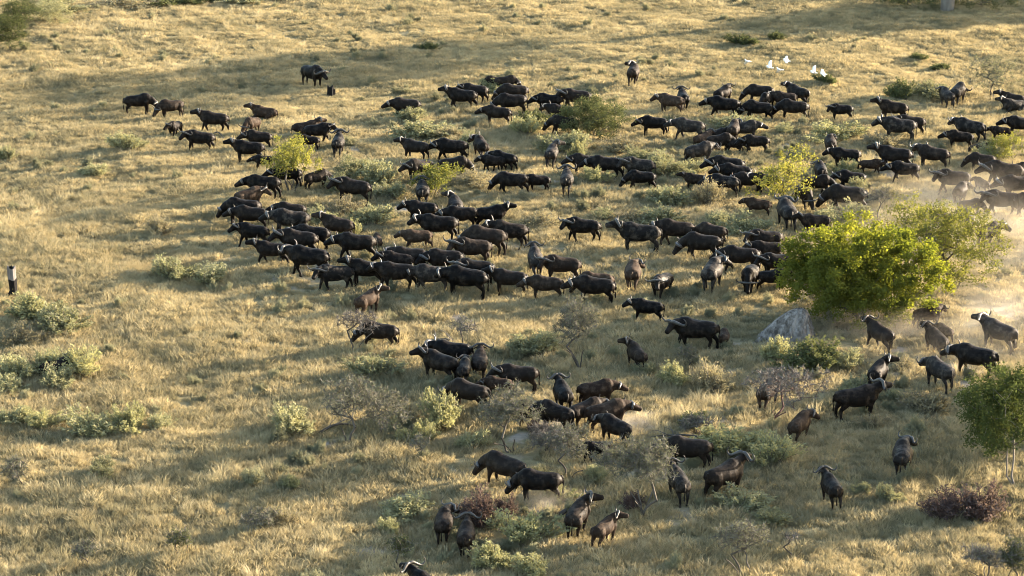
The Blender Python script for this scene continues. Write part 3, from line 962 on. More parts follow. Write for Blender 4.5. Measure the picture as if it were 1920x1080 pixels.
shrub(1178, 952, 70, 40, 'red', "low reddish bush behind the two lowest right-looking buffaloes", "bush", "red-brown bushes", "red_bush")
shrub(1002, 815, 40, 42, 'red', "pinkish dry bush tucked in front of the crowded lower group", "bush", "red-brown bushes", "red_bush")

# low herbs and forbs too many to count
def dens_scrub(X, Y):
    n = np.clip((vnoise(X, Y, 0.13, 41) * 0.7 + vnoise(X, Y, 0.5, 42) * 0.5 - 0.60) * 4, 0, 1)
    left = np.clip(1 - (Y - 85) / 60, 0, 1) * np.clip(1 - (X + 5) / 10, 0, 1)
    herd = np.exp(-(((X - 5) / 22) ** 2 + ((Y - 140) / 35) ** 2))
    low = np.clip(1 - (Y - 80) / 25, 0, 1)
    return n * (0.2 + 1.2 * left + 0.7 * herd + 0.8 * low)

M_HERB = grass_mat("herb_grey_green", (0.17, 0.17, 0.11), (0.27, 0.262, 0.165), (0.38, 0.35, 0.215), 0.36)
herbs = []
for _ in range(4):
    st, fo = shrub_meshes('sage', rng)
    fo.materials.clear()
    fo.materials.append(M_HERB)
    herbs.append(fo)
    bpy.data.meshes.remove(st)
scatter("low_herbs", "knee-high grey-green herbs mixed into the grass", patch("low_herbs", 74, 240, 1.5, dens_scrub, lambda X, Y: 0.55 + 0.5 * vnoise(X, Y, 0.4, 44)), herbs, 0.42, 0.45, 0.95, 3, None)
# ------------------------------------------------------------------ buffaloes: posed bodies, each grown into one skin
def head_frame(kind, yaw, drop):
    """position and direction of the head: poll point and axis"""
    poll, pit = {'n': ((1.13, 0, 1.30), -30), 'u': ((1.08, 0, 1.48), -4), 'g': ((1.20, 0, 0.82), -50), 'o': ((1.20, 0, 1.12), -22)}[kind]
    y = math.radians(yaw)
    base = np.array([0.72, 0, 1.14])
    v = np.array(poll) - base
    v = np.array([v[0] * math.cos(y * .75), v[0] * math.sin(y * .75), v[2]])
    poll = base + v - np.array([0, 0, drop])
    M = Matrix.Translation(Vector(poll)) @ Matrix.Rotation(y, 4, 'Z') @ Matrix.Rotation(-math.radians(pit), 4, 'Y')
    return base - np.array([0, 0, drop]), poll, M

LEGS = {  # forward shift of the foot: front left, front right, hind left, hind right
    's': (0.03, -0.05, -0.04, 0.05), 'w': (0.26, -0.24, -0.22, 0.26), 'v': (-0.20, 0.24, 0.26, -0.20), 't': (0.12, -0.10, 0.16, -0.14)}

def body_parts(head, yaw, legs, tail, lying=False, build=0, bend=0.0):
    b = Build()
    drop = 0.50 if lying else 0.0
    x = np.array([-1.00, -0.95, -0.80, -0.52, -0.15, 0.20, 0.50, 0.72, 0.90, 0.97])
    top = np.array([1.10, 1.21, 1.325, 1.385, 1.40, 1.45, 1.555, 1.535, 1.40, 1.28]) - drop
    bot = np.array([1.00, 0.84, 0.72, 0.655, 0.575, 0.565, 0.60, 0.68, 0.80, 0.95]) - drop
    wid = np.array([0.12, 0.24, 0.34, 0.365, 0.47, 0.465, 0.375, 0.345, 0.26, 0.16])
    hump = (0.03, 0.09, -0.02, 0.06)[build]
    belly = (-0.01, -0.05, 0.04, 0.01)[build]
    girth = (1.0, 1.06, 0.92, 0.98)[build]
    dip = (-0.01, 0.0, -0.02, -0.05)[build]
    top = top + hump * np.exp(-((x - 0.55) / 0.28) ** 2) + dip * np.exp(-((x + 0.1) / 0.35) ** 2)
    bot = bot + belly * np.exp(-((x - 0.0) / 0.5) ** 2)
    wid = wid * girth
    if lying:
        wid = wid * 1.10
        bot = np.maximum(bot, 0.0)
    path = np.stack([x, 0 * x, (top + bot) / 2], -1)
    b.add(tube(path, wid, (top - bot) / 2, 16))
    base, poll, M = head_frame(head, yaw, drop * 0.92)
    # neck
    mid = (base + poll) / 2 + np.array([0.03, 0, 0.02])
    fwd = np.array(M.to_3x3() @ Vector((1, 0, 0)))
    b.add(tube(catmull([base + np.array([-.12, 0, 0]), mid, poll + fwd * 0.10], 4), np.linspace(0.29, 0.15, 9), np.linspace(0.37, 0.20, 9), 12))
    # head
    hx = np.array([-0.06, 0.04, 0.17, 0.32, 0.46, 0.57, 0.62])
    hz = np.array([0.02, 0.01, -0.01, -0.02, -0.03, -0.035, -0.035])
    hp = [np.array(M @ Vector((a, 0, c))) for a, c in zip(hx, hz)]
    upv = np.array(M.to_3x3() @ Vector((0, 0, 1)))
    b.add(tube(hp, [0.11, 0.16, 0.168, 0.135, 0.12, 0.125, 0.08], [0.13, 0.18, 0.20, 0.165, 0.138, 0.125, 0.07], 12, up=upv))
    # ears, drooping out below the horns
    for s in (-1, 1):
        pts = [M @ Vector(q) for q in ((0.02, 0.10 * s, 0.03), (-0.01, 0.22 * s, 0.0), (-0.03, 0.34 * s, -0.07), (-0.04, 0.41 * s, -0.13))]
        b.add(tube([np.array(q) for q in pts], [0.05, 0.085, 0.075, 0.02], [0.04, 0.035, 0.03, 0.02], 8, up=np.array(M.to_3x3() @ Vector((0.2, 0, 1)))))
    # legs
    if not lying:
        f = LEGS[legs]
        for k, s in enumerate((1, -1)):
            d = f[k]
            lift = 0.05 if d < -0.15 else 0.0
            b.add(tube([(0.64, .19 * s, 1.24), (0.62, .29 * s, 0.96), (0.60 + d * .15, .23 * s, 0.70), (0.64 + d * .55, .20 * s, 0.42), (0.61 + d * .9, .19 * s, 0.15 + lift), (0.62 + d, .19 * s, 0.06 + lift), (0.63 + d, .19 * s, -0.02 + lift)],
                       [0.13, 0.135, 0.115, 0.078, 0.055, 0.075, 0.085], [0.20, 0.19, 0.14, 0.085, 0.06, 0.08, 0.09], 9, up=(1, 0, 0)))
            d = f[k + 2]
            lift = 0.05 if d < -0.18 else 0.0
            b.add(tube([(-0.66, .20 * s, 1.18), (-0.66, .28 * s, 0.94), (-0.60 + d * .25, .24 * s, 0.72), (-0.80 + d * .6, .20 * s, 0.47), (-0.80 + d * .9, .19 * s, 0.17 + lift), (-0.76 + d, .19 * s, 0.06 + lift), (-0.75 + d, .19 * s, -0.02 + lift)],
                       [0.16, 0.155, 0.125, 0.075, 0.055, 0.075, 0.085], [0.26, 0.25, 0.18, 0.095, 0.062, 0.08, 0.09], 9, up=(1, 0, 0)))
    else:
        for s in (-1, 1):
            b.add(tube([(0.55, .26 * s, 0.42), (0.72, .36 * s, 0.20), (0.98, .34 * s, 0.10), (0.80, .30 * s, 0.06)], [0.16, 0.13, 0.09, 0.07], None, 8))
            b.add(tube([(-0.60, .30 * s, 0.45), (-0.35, .44 * s, 0.26), (-0.10, .50 * s, 0.12), (-0.40, .52 * s, 0.07)], [0.22, 0.19, 0.10, 0.07], None, 8))
    # tail
    tz = -drop
    T = {'h': [(-0.96, 0, 1.22), (-1.05, .01, 1.06), (-1.05, .02, 0.82), (-1.02, .03, 0.55), (-1.03, .03, 0.38)],
         's': [(-0.97, 0, 1.28), (-1.10, -.08, 1.12), (-1.12, -.26, 0.90), (-1.10, -.40, 0.72), (-1.08, -.48, 0.56)],
         'r': [(-0.97, 0, 1.28), (-1.14, 0.05, 1.30), (-1.34, 0.12, 1.22), (-1.50, 0.16, 1.08), (-1.62, 0.18, 0.96)]}[tail]
    T = [(a, c, max(0.06, z + tz)) for a, c, z in T]
    nk = (1.0, 1.12, 0.88, 1.0)[build]
    b.v[1] = b.v[1] * np.array([1, nk, 1])
    b.add(tube(catmull(T, 3), np.concatenate([np.linspace(0.05, 0.033, 8), np.linspace(0.04, 0.055, 4), [0.03]]), None, 7))
    for q in range(len(b.v)):
        xx = np.minimum(b.v[q][:, 0], 0)
        b.v[q][:, 1] += bend * xx * xx
    return b, M

POSES = {}
for hk, (h, yw) in {'n': ('n', 6), 'N': ('n', -8), 'u': ('u', 5), 'g': ('g', 8), 'o': ('o', -5), 'm': ('n', 26), 'w': ('n', -28), 'e': ('o', 22), 'k': ('g', -14), 'L': ('n', 48), 'R': ('n', -48), 'P': ('u', 62), 'Q': ('u', -62)}.items():
    for i, lg in enumerate('swvt'):
        if hk in 'PQ' and lg in 'vt': continue
        POSES[(hk, lg)] = (h, yw, lg, 'hshr'[(i + len(POSES)) % 4], False, (len(POSES) * 3 + i) % 4, (0.0, 0.12, -0.14, 0.07, -0.06)[len(POSES) % 5])
for hk, yw in (('ln', 8), ('lL', 55), ('lR', -55)):
    POSES[(hk, 's')] = ('u', yw, 's', 'h', True, 0, 0.1)

_tmp = {}
for key, a in POSES.items():
    b, M = body_parts(*a)
    me = b.mesh("buffalo_body_rough")
    o = bpy.data.objects.new("rough", me)
    COL.objects.link(o)
    md = o.modifiers.new("skin", 'REMESH')
    md.mode = 'VOXEL'
    md.voxel_size = 0.036
    md.use_smooth_shade = True
    sm = o.modifiers.new("soft", 'SMOOTH')
    sm.factor = 0.5
    sm.iterations = 3
    _tmp[key] = (o, M)
dg = bpy.context.evaluated_depsgraph_get()
dg.update()
BODY = {}
for key, (o, M) in _tmp.items():
    me = bpy.data.meshes.new_from_object(o.evaluated_get(dg))
    me.name = "buffalo_body"
    me.materials.clear()
    me.materials.append(HIDE['k'])
    BODY[key] = (me, M)
for key, (o, M) in _tmp.items():
    rough = o.data
    bpy.data.objects.remove(o)
    bpy.data.meshes.remove(rough)

def horn_mesh(side, heavy):
    P = [(0.06, 0.00, 0.15), (0.05, .12, .155), (0.01, .26, .085), (-0.03, .40, .0), (-0.06, .52, -.01), (-0.09, .60, .075), (-0.11, .60, .19), (-0.13, .52, .28)]
    r = np.array([.085, .095, .082, .066, .055, .042, .028, .010]) * (1.0 if heavy else 0.78)
    P = np.array(P) * np.array([1.1, 1.12, 1.15])
    r = r * 0.92
    P[:, 1] *= side
    pp = catmull(P, 3)
    rr = np.interp(np.linspace(0, 1, len(pp)), np.linspace(0, 1, len(r)), r)
    b = Build()
    b.add(tube(pp, rr, rr * 0.9, 8, up=(1, 0, 0.05)))
    return b.mesh("horn", M_HORN)
HORN = {(s, h): horn_mesh(s, h) for s in (-1, 1) for h in (0, 1)}

def facing(h):
    h = h % 360
    for lim, t in ((20, "facing right"), (68, "angled away right"), (112, "seen from behind"), (158, "angled away left"), (202, "facing left"), (248, "angled towards us"),
                   (292, "facing us"), (340, "angled towards us"), (361, "facing right")):
        if h < lim: return t

COLOUR = {'k': "black", 'b': "brown", 'g': "dusty grey", 'd': "dark brown"}
def buffalo(px, py, head, hd, size, colour, where, i):
    lying = hd[0] == 'l'
    if hd in ('n', 'N'): hd = random.choice('nNmweooek' if size > 0.8 else 'nNmwe')
    elif hd == 'g': hd = random.choice('gk')
    lg = 's' if lying else 'swvts'[(i * 7 + int(px)) % 5]
    if (hd, lg) not in BODY: lg = 's'
    me, M = BODY[(hd, lg)]
    p = ground(px, py)
    e = link("buffalo", None)
    e.empty_display_size = 0.4
    a = math.radians(head + random.uniform(-9, 9))
    sc = (0.86 - 0.075 * min(1, max(0, (py - 560) / 200))) * size * random.uniform(0.94, 1.06)
    off = Vector((math.cos(a), math.sin(a), 0)) * 0.22 * sc
    e.location = (p.x - off.x, p.y - off.y, gz(p.x - off.x, p.y - off.y) - 0.02)
    fat = random.uniform(0.95, 1.08)
    e.scale = (sc * 1.07, sc * fat * 1.04, sc * 1.08)
    e.rotation_euler = (math.radians(random.uniform(-2, 2)), math.radians(random.uniform(-2.5, 2.5)), a)
    word = "calf" if size < 0.68 else ("young buffalo" if size < 0.83 else ("buffalo bull" if size >= 1.12 else "buffalo"))
    tag(e, COLOUR[colour] + " " + word + (" lying " if lying else " ") + (where if where.startswith('!') else facing(head) + ", " + where).lstrip('!'), "buffalo", "buffaloes of the herd")
    o = link("body", me, e)
    o.material_slots[0].link = 'OBJECT'
    o.material_slots[0].material = HIDE[colour]
    hs = 1.05 if size >= 1.1 else (0.95 if size >= 0.93 else (0.85 if size > 0.82 else (0.55 if size > 0.68 else 0.0)))
    if hs:
        for s in (-1, 1):
            ho = link("horn", HORN[(s, 1 if size >= 1.03 else 0)], e)
            hs = hs * random.uniform(0.9, 1.1) if s < 0 else hs
            ho.matrix_local = M @ Matrix.Diagonal((1, hs, hs if hs < 1 else 1.0, 1)) @ Matrix.Translation((0, 0, 0.0 if hs >= .84 else 0.06))
    return e

HERD = """
265 214 0 g 1.05 k head down against a smaller one, far left of the herd
318 222 215 g 0.95 d muzzle to muzzle with the leftmost black one
327 258 250 n 0.84 d below the pair standing muzzle to muzzle
396 248 176 u 0.97 k tail out, second row at the far left
370 284 184 L 1.02 k horned, below the one with tail out at far left
472 253 248 n 0.85 b left of the yellow bush group, upper edge
492 222 180 ln 0.90 b in grass behind the brown one at upper left
578 250 20 ln 0.95 b above the bright yellow-green bush
600 268 2 n 0.92 k head against the grey rump above the yellow-green bush
636 291 97 u 1.05 g right above the yellow-green bush
480 280 181 N 0.88 k behind the larger black one left of the yellow-green bush
462 305 184 u 1.05 k horned head raised, left of the yellow-green bush
575 282 178 o 0.74 k behind the top of the yellow-green bush
492 318 181 o 0.70 k half hidden at the left of the yellow-green bush
490 373 179 n 1.03 k just below left of the yellow-green bush
533 352 178 n 1.00 k mostly hidden behind the yellow-green bush
598 354 30 n 0.90 d at the right edge of the yellow-green bush
655 382 181 L 1.06 k deep in tall grass right of the yellow-green bush
588 164 312 o 1.18 k wide horned, beside the small black stump
757 222 177 N 1.02 k behind a shrub, foremost of the upper group
862 206 178 u 1.14 k muzzle raised, leading the upper group
885 193 181 n 1.00 k behind the bull that leads the upper group
958 196 183 g 1.12 k grazing, middle of the upper group
925 170 178 n 0.82 d left of two half hidden behind the upper group
952 171 5 n 0.86 d right of two half hidden behind the upper group
955 216 178 n 1.05 k between the grazing bull and a walking one, upper group
928 235 183 o 1.02 k walking with low head, front of the upper group
1025 212 178 n 0.95 k right behind the upper group, near the olive bush
1075 206 176 n 1.10 k behind the top of the dark olive bush
1045 233 184 n 1.00 k hidden at the left edge of the dark olive bush
1052 254 182 g 0.97 k low head showing below the dark olive bush
776 300 160 u 1.00 k muzzle up, leftmost of second row mid picture
842 303 180 n 1.02 k behind the one with muzzle up, mid picture
900 297 98 L 0.97 d looking back left over its shoulder, second row
940 320 164 n 0.95 k behind a smaller dark one, second row
922 323 180 N 0.85 k in front of a larger rump, second row
782 340 214 n 1.00 k horned, behind the low yellow bush at left
855 334 352 g 1.00 k rump up, above the low yellow bush
793 383 100 u 1.00 g under the low yellow bush
853 396 110 lL 1.00 g head raised and turned, below the low yellow bush
1035 312 86 Q 0.98 g wide horns turned right, mid clearing
955 365 178 N 1.05 k long bodied, walking in the clearing
1003 360 200 n 0.80 k standing behind the long-bodied walking one
1062 363 95 u 1.06 g tail hanging, centre of the clearing
1092 328 178 n 0.95 k behind the grey rear-view one in the clearing
1132 336 168 n 1.02 k left of three overlapping ones, centre top
1192 338 178 L 1.10 g broad pale back, middle of three overlapping ones
1197 357 182 n 0.95 k lowest of three overlapping ones, centre top
1222 255 178 N 1.00 k slim, right of the dark olive bush
1188 159 76 P 1.03 d alone above the herd at the top
1254 213 163 n 0.95 b leftmost of the upper right group
1279 206 100 u 0.98 k tail flung out, left of the upper right group
1352 222 170 o 1.05 k head lowered over the wide grey shrub
1358 196 50 n 0.92 d only its horned head above another's back
1420 195 179 n 1.00 k horned, rear row of the upper right group
1437 208 250 n 0.95 k horned face between two bodies, upper right group
1466 206 178 n 0.97 d rump among the upper right group's rear row
1492 197 130 u 1.00 k tail out, rightmost of the rear row upper right
1415 227 186 g 1.02 k head hidden, front of the upper right group, left
1482 227 180 g 1.05 k head hidden, front of the upper right group, right
1286 263 168 o 1.06 g behind the slim one, right of the olive bush
1320 270 40 ln 0.90 b left of the rear-view brown one, upper right
1348 263 10 ln 0.88 k resting between two brown ones, upper right
1375 266 80 R 0.97 d head turned right, in the huddle upper right
1402 264 12 n 0.92 g pale patched flank, looking right in the huddle
1316 309 24 n 1.02 g rump towards us, below the huddle
1352 287 10 g 0.90 d grazing in the middle of the huddle
1382 287 0 g 0.72 k small, head down at the huddle's lower edge
1412 288 182 n 0.92 k lower right of the huddle above the airy bush
1357 338 180 n 1.12 k glossy, left of the airy yellow-green bush
1372 350 178 n 0.98 k behind the grey rump left of the airy bush
1353 368 160 N 1.03 g straw shrub at its legs, left of the airy bush
1300 356 180 u 0.75 d peering out of the grey scrub right of centre
1398 362 184 n 0.95 k horned, reaching from under the airy bush
1432 366 180 n 0.95 k hidden under the airy yellow-green bush
1537 342 100 n 0.97 k at the right side of the airy yellow-green bush
1535 367 2 g 0.97 k head down, right below the airy bush
1508 391 285 g 1.00 d grazing towards us beside the airy bush
1580 399 178 n 1.17 k pale bars of light on its flank, above the big tree
1416 406 180 N 0.80 b small, alone in grey scrub below the airy bush
1473 426 97 R 1.08 g broad, above left of the big green tree
1523 442 184 u 0.90 d behind the top left of the big green tree
1330 460 150 g 0.88 d grazing away, behind the low-headed black one
1260 462 176 o 1.08 d right behind the huge grey bull
1192 473 178 u 1.24 g huge, nose stretched out, right of centre
1087 454 188 L 1.06 k horned, looking at us, in the central clearing
1310 488 180 g 1.12 k grazing in pale scrub right of centre
1382 512 178 n 1.06 k behind the rear-view grey one left of the tree
1338 541 76 R 1.06 g head turned right, left of the big green tree
1428 478 190 L 1.02 k wide horns, nearest the tree at its upper left
1432 496 178 n 0.92 d squeezed between others left of the big tree
1404 546 262 g 1.02 k white-tipped horns, front of the group at the tree
1450 520 186 n 0.95 k horned, entering the big tree's left side
1452 546 2 n 0.80 k legs showing under the big tree's left edge
1185 541 80 R 0.98 b white horns, alone in the centre
1238 560 242 n 0.95 k back lit, facing the small black one, centre
1108 570 182 n 1.12 k bulky, above the upright thorn tree
1112 556 176 n 0.98 b back showing behind the bulky one above thorn tree
1208 603 168 n 0.88 k small horned, right of the upright thorn tree
1003 515 96 u 1.00 g wide horned, right end of the main group
1045 528 190 L 1.00 d horned face to us, right end of the main group
1018 562 184 n 0.88 d at the lower right end of the main group
950 552 180 u 1.02 k head high, right of the frontmost bull
787 418 168 n 1.00 k upper edge of the main group, left
860 430 180 n 1.05 k white mark on its flank, main group upper edge
925 428 2 u 1.02 k looking right, upper edge of the main group
816 454 180 n 1.15 k big, upper middle of the main group
904 478 178 n 1.10 d behind the horned face, main group right
947 464 176 n 1.03 d upright horns, main group right
778 469 190 n 0.82 b reddish, middle of the main group
878 497 186 L 1.10 d white horned face, main group right centre
708 469 100 g 0.62 b behind the big black one in the main group
762 511 180 n 1.06 k third row of the main group, centre
828 516 180 n 1.08 k curled horn, third row of main group, right
882 536 202 L 1.04 k horns spread wide, behind the frontmost bull
738 516 178 n 0.95 d small lit rump, behind the front row
682 536 174 u 1.04 k horned muzzle raised, front row of the main group
738 544 180 n 1.04 k curled pale horn, front row of the main group
806 547 188 o 1.06 g lit back, left of the frontmost bull
866 557 181 o 1.18 k frontmost and lowest of the main group
450 419 182 g 1.12 k grazing, foremost left of the main group
472 393 30 R 0.92 b behind the grazing bull at the main group's left
466 431 180 o 1.05 k curled horns, below the grazing foremost one
470 462 179 n 1.00 k slim muzzle, left edge of the main group
540 419 178 n 0.93 k upper left of the main group
538 442 184 n 1.06 g bluish sheen, left part of the main group
578 471 176 o 1.05 k pale hind leg, left part of the main group
552 482 181 n 1.06 k behind the big left bull, upright horn tips
505 496 177 u 0.98 k muzzle raised, between left edge and big left bull
574 517 180 N 1.17 k lowest of the main group's left part
622 545 196 L 1.00 g horned face to us, in front of the left part
628 450 166 u 0.98 d slender, between left and right parts of main group
662 488 180 o 1.12 k biggest in the gap, brown calf at its rump
694 590 60 Q 0.98 b alone behind the bare sapling
705 653 172 N 1.05 k lone, behind the bare thorn sapling
820 713 150 P 1.04 k nose up, left front of the lower group
842 692 160 n 1.04 k behind the leftmost of the lower group
870 718 80 n 0.84 g small rump in the left of the lower group
900 707 90 u 0.93 d upright horns, left of the lower group
872 768 160 g 1.10 k grey head low, lower group left
965 736 178 n 1.08 k tail raised, above the grey-green thorn tree
930 744 180 n 0.72 b face behind the thorn tree twigs
1053 768 95 u 1.04 k neck stretched high, lower group centre
1036 808 138 n 1.02 k behind the tangle of dead twigs
992 802 170 n 0.95 k dark, hidden behind the grey-green thorn tree
1125 762 10 n 0.95 b uppermost of the three brown ones, lower group
1104 800 22 N 1.03 d left of the three brown ones, lower group
1145 808 26 n 1.08 b pale dusty, big curled horns, lower group
1148 832 135 n 0.98 k below the pale dusty one, lower group
1114 866 205 n 0.76 k between two thorn trees, lower group
1297 655 185 L 1.12 k horned, calf at its tail, shaded mid right
1358 650 80 n 0.66 b behind the horned bull in the shade
1190 691 110 P 0.94 d brown back lit, right of the upright thorn tree
1645 655 110 u 1.02 k tail swung up, right of the grey mound
1742 614 20 n 0.88 b in the dust under the yellow-green tree
1768 640 128 n 0.62 b in the dust between two adults
1752 666 112 u 1.00 d long left horn, in the dust below the calf
1866 655 132 u 1.04 g heavy belly, rightmost in the dust
1822 704 146 n 1.08 k humped back, near the right edge
1757 727 126 o 1.05 g glossy back, beside the tan feathery shrub
1646 730 70 Q 0.98 d head turned right, below the dusty group
1612 783 8 u 1.10 d whole side seen, lower right grass
1500 825 60 R 1.00 b looking right, beside the dead thorn tree
1442 762 60 n 0.95 b back lit behind the dead thorn tree
1690 884 80 R 1.06 g tail flying out, lower right
1558 946 100 u 1.00 k trotting away, bottom right shade
1362 930 50 u 1.08 d nose raised, below the large yellow-green shrub
1270 935 102 u 1.00 g tail curling right, right of the largest thorn tree
1282 880 170 o 1.08 k lit hind leg, behind the largest thorn tree
940 912 154 g 1.08 k upper of the two clashing ones
1004 940 166 g 1.10 k lower of the two clashing ones
1084 1000 70 Q 1.04 d upper of the two looking right at the bottom
1136 1022 68 Q 0.86 b lower of the two looking right at the bottom
833 1010 85 R 0.95 d left of the pair at the bottom
874 1038 95 u 0.97 d curled tail, right of the pair at the bottom
797 1142 130 u 1.00 k only head and horns above the bottom edge
1573 226 178 L 0.86 k small, alone between the groups upper right
1668 227 164 u 1.03 d upper right, above the broad bull
1678 266 178 n 1.16 g broad, middle of the upper right
1702 254 179 n 0.95 d back line behind the broad bull upper right
1772 201 100 n 1.00 g left of the paired ones by the thorn bush
1797 195 60 g 1.05 g right of the paired ones by the thorn bush
1895 196 150 ln 0.92 d upper of two resting at the right edge
1897 209 200 lR 0.90 g lower of two resting at the right edge
1555 288 82 R 0.88 d between the airy bush and the broad bull
1812 265 158 n 1.04 g behind a darker one, right side
1793 279 180 o 0.94 d in front of a taller grey one, right side
1907 257 178 n 1.02 k cut by the right edge, upper right
1872 264 190 n 0.72 d half hidden by the small yellow bush
1842 290 20 ln 0.88 d left of the small yellow bush at right edge
1580 317 180 N 0.97 k long back over a lime shrub, right side
1635 327 2 n 0.72 b between two black ones, right side
1672 320 174 u 1.08 k brown muzzle raised, right side
1690 343 182 n 0.97 k pale horn sweep, below the one with raised muzzle
1742 316 170 R 1.03 d pale hindquarters, right side
1835 323 176 n 0.88 d before the big dusty ones at the right edge
1875 352 180 n 1.16 d dusty, largest at the right edge
1925 348 180 n 1.05 d rump cut by the right edge
1780 364 180 L 1.06 d wide horns, above the dust at right
1800 380 60 R 0.82 d horned, standing before the wide-horned one in dust
1838 360 118 n 0.62 d rear view beside the dusty largest one
1903 374 180 o 1.10 d brown back, near the right edge in the dust
1872 406 184 L 1.10 d pale light on its flank, in the dust
1822 405 2 g 0.72 d brown, in front of the wide-horned dusty one
1928 408 150 n 1.00 d head cut off at the right edge, in dust
1810 440 102 n 1.06 g palest, thick in the dust
1855 462 30 R 0.98 d lowest in the dust, right of the airy tree
1762 424 180 ln 0.95 d behind the airy yellow-green tree top
1590 358 180 n 0.95 k belly hidden by an upright shrub, above the tree
116 702 30 lL 0.92 k one horn showing, hidden in left edge shrubs
"""
for i, ln in enumerate(HERD.strip().splitlines()):
    f = ln.split(None, 6)
    hd = f[3]
    buffalo(float(f[0]), float(f[1]), float(f[2]), hd, float(f[4]), f[5], f[6], i)
# ------------------------------------------------------------------ termite mound, stumps, egrets, dust
m, nt, out = new_mat("mound_clay")
tc = nt.nodes.new("ShaderNodeTexCoord")
mp = nt.nodes.new("ShaderNodeMapping")
mp.inputs["Scale"].default_value = (2.8, 2.8, 0.4)
nt.links.new(tc.outputs["Object"], mp.inputs["Vector"])
cc = ramp(nt, noise(nt, mp.outputs[0], 1.6, 5, 0.65), [(0.36, (0.085, 0.070, 0.056)), (0.5, (0.205, 0.176, 0.148)), (0.62, (0.34, 0.298, 0.256))])
b_ = nt.nodes.new("ShaderNodeBsdfPrincipled")
b_.inputs["Roughness"].default_value = 0.95
b_.inputs["Specular IOR Level"].default_value = 0.1
nt.links.new(cc, b_.inputs["Base Color"])
bp = nt.nodes.new("ShaderNodeBump")
bp.inputs["Strength"].default_value = 1.0
bp.inputs["Distance"].default_value = 0.2
nt.links.new(noise(nt, mp.outputs[0], 2.2, 5, 0.6), bp.inputs["Height"])
nt.links.new(bp.outputs[0], b_.inputs["Normal"])
nt.links.new(b_.outputs[0], out.inputs["Surface"])
M_MOUND = m

def mound():
    p = ground(1484, 634)
    seg, rows = 72, 26
    V = []
    r = np.random.default_rng(4)
    ph = r.random(8) * 6.28
    for i in range(rows + 1):
        t = i / rows
        z = 1.75 * t
        # top leans to the right; left flank long, right flank steep
        cx = 0.42 * t ** 1.2
        for j in range(seg):
            a = 2 * math.pi * j / seg
            R = (1.06 + 0.22 * math.cos(a + math.pi)) * (1 - t ** 1.5) ** 0.62 * (1 + 0.18 * (1 - t) ** 5)
            ridge = 0.10 * abs(math.sin(6 * a + ph[0] + 1.3 * t)) + 0.09 * abs(math.sin(9.5 * a + ph[1] + t)) + 0.08 * math.sin(4 * a + ph[2]) + 0.035 * math.sin(27 * a + ph[3] + 2 * t)
            R = R * (1 + ridge) + 0.05 * (1 - t) + r.normal(0, 0.022)
            V.append((cx + R * math.cos(a) * 1.05, R * math.sin(a) * 0.9, z + 0.02 * math.sin(7 * a + ph[4]) * t - 0.08))
    V.append((0.43, 0, 1.72))
    i = np.arange(rows)[:, None] * seg
    j = np.arange(seg)[None, :]
    k = (j + 1) % seg
    F = np.stack([i + j, i + k, i + seg + k, i + seg + j], -1).reshape(-1, 4)
    jj = np.arange(seg)
    T = np.stack([rows * seg + jj, rows * seg + (jj + 1) % seg, np.full(seg, (rows + 1) * seg)], -1)
    o = link("termite_mound", mesh_arrays("termite_mound", V, [F, T], M_MOUND, True), None, p)
    o.scale = (0.98, 0.95, 0.90)
    tag(o, "grey ribbed clay termite mound at the foot of the large green tree", "termite mound")
mound()

M_CHAR = solid_mat("charred_wood", [(0.3, (0.003, 0.0025, 0.0025)), (0.7, (0.009, 0.008, 0.007))], 6, 0.9, 0.5, 0.2, (1, 1, 0.3))
M_BLEACH = solid_mat("bleached_wood", [(0.3, (0.09, 0.078, 0.071)), (0.7, (0.21, 0.185, 0.17))], 6, 0.85, 0.4, 0.2, (1, 1, 0.15))

def jag(rings, segs, r, mat, name, tip):
    """rough wooden column; rings = (z, radius, dx)"""
    V = []
    for q, (z, R, dx) in enumerate(rings):
        for j in range(segs):
            a = 2 * math.pi * j / segs
            zz = z + (tip * (0.5 + 0.5 * math.sin(2 * a + 1)) * (0.5 + r.random()) if q == len(rings) - 1 else 0)
            RR = R * (1 + 0.10 * math.sin(5 * a + 1) + 0.05 * math.sin(9 * a))
            V.append((dx + RR * math.cos(a), RR * math.sin(a), zz))
    n = len(rings)
    V.append((rings[0][2], 0, rings[0][0]))
    V.append((rings[-1][2], 0, rings[-1][0] - 0.04))
    i = np.arange(n - 1)[:, None] * segs
    j = np.arange(segs)[None, :]
    k = (j + 1) % segs
    F = np.stack([i + j, i + k, i + segs + k, i + segs + j], -1).reshape(-1, 4)
    jj = np.arange(segs)
    kk = (jj + 1) % segs
    T = np.vstack([np.stack([kk, jj, np.full(segs, n * segs)], -1), np.stack([jj + (n - 1) * segs, kk + (n - 1) * segs, np.full(segs, n * segs + 1)], -1)])
    return mesh_arrays(name, V, [F, T], mat, False)

r4 = np.random.default_rng(21)
e = link("tree_stump", None, None, ground(26, 556))
tag(e, "burnt standing stump, bleached above and charred below, at the left edge", "stump")
link("charred_foot", jag([(-0.1, .24, 0), (0.2, .19, 0), (0.5, .19, 0), (0.86, .205, -.02)], 12, r4, M_CHAR, "charred_foot", 0.1), e)
link("bleached_trunk", jag([(0.80, .195, -.02), (1.0, .20, -.03), (1.25, .205, -.04), (1.46, .195, -.05)], 12, r4, M_BLEACH, "bleached_trunk", 0.14), e)
link("charred_splinter", jag([(1.30, .12, -.05), (1.45, .11, -.06), (1.55, .06, -.07)], 8, r4, M_CHAR, "charred_splinter", 0.12), e)
link("charred_root", jag([(-0.1, .16, -.22), (0.1, .12, -.2), (0.26, .07, -.15)], 8, r4, M_CHAR, "charred_root", 0.06), e)
e = link("tree_stump", None, None, ground(620, 179))
tag(e, "small black charred stump beside the wide-horned buffalo at the top left", "stump")
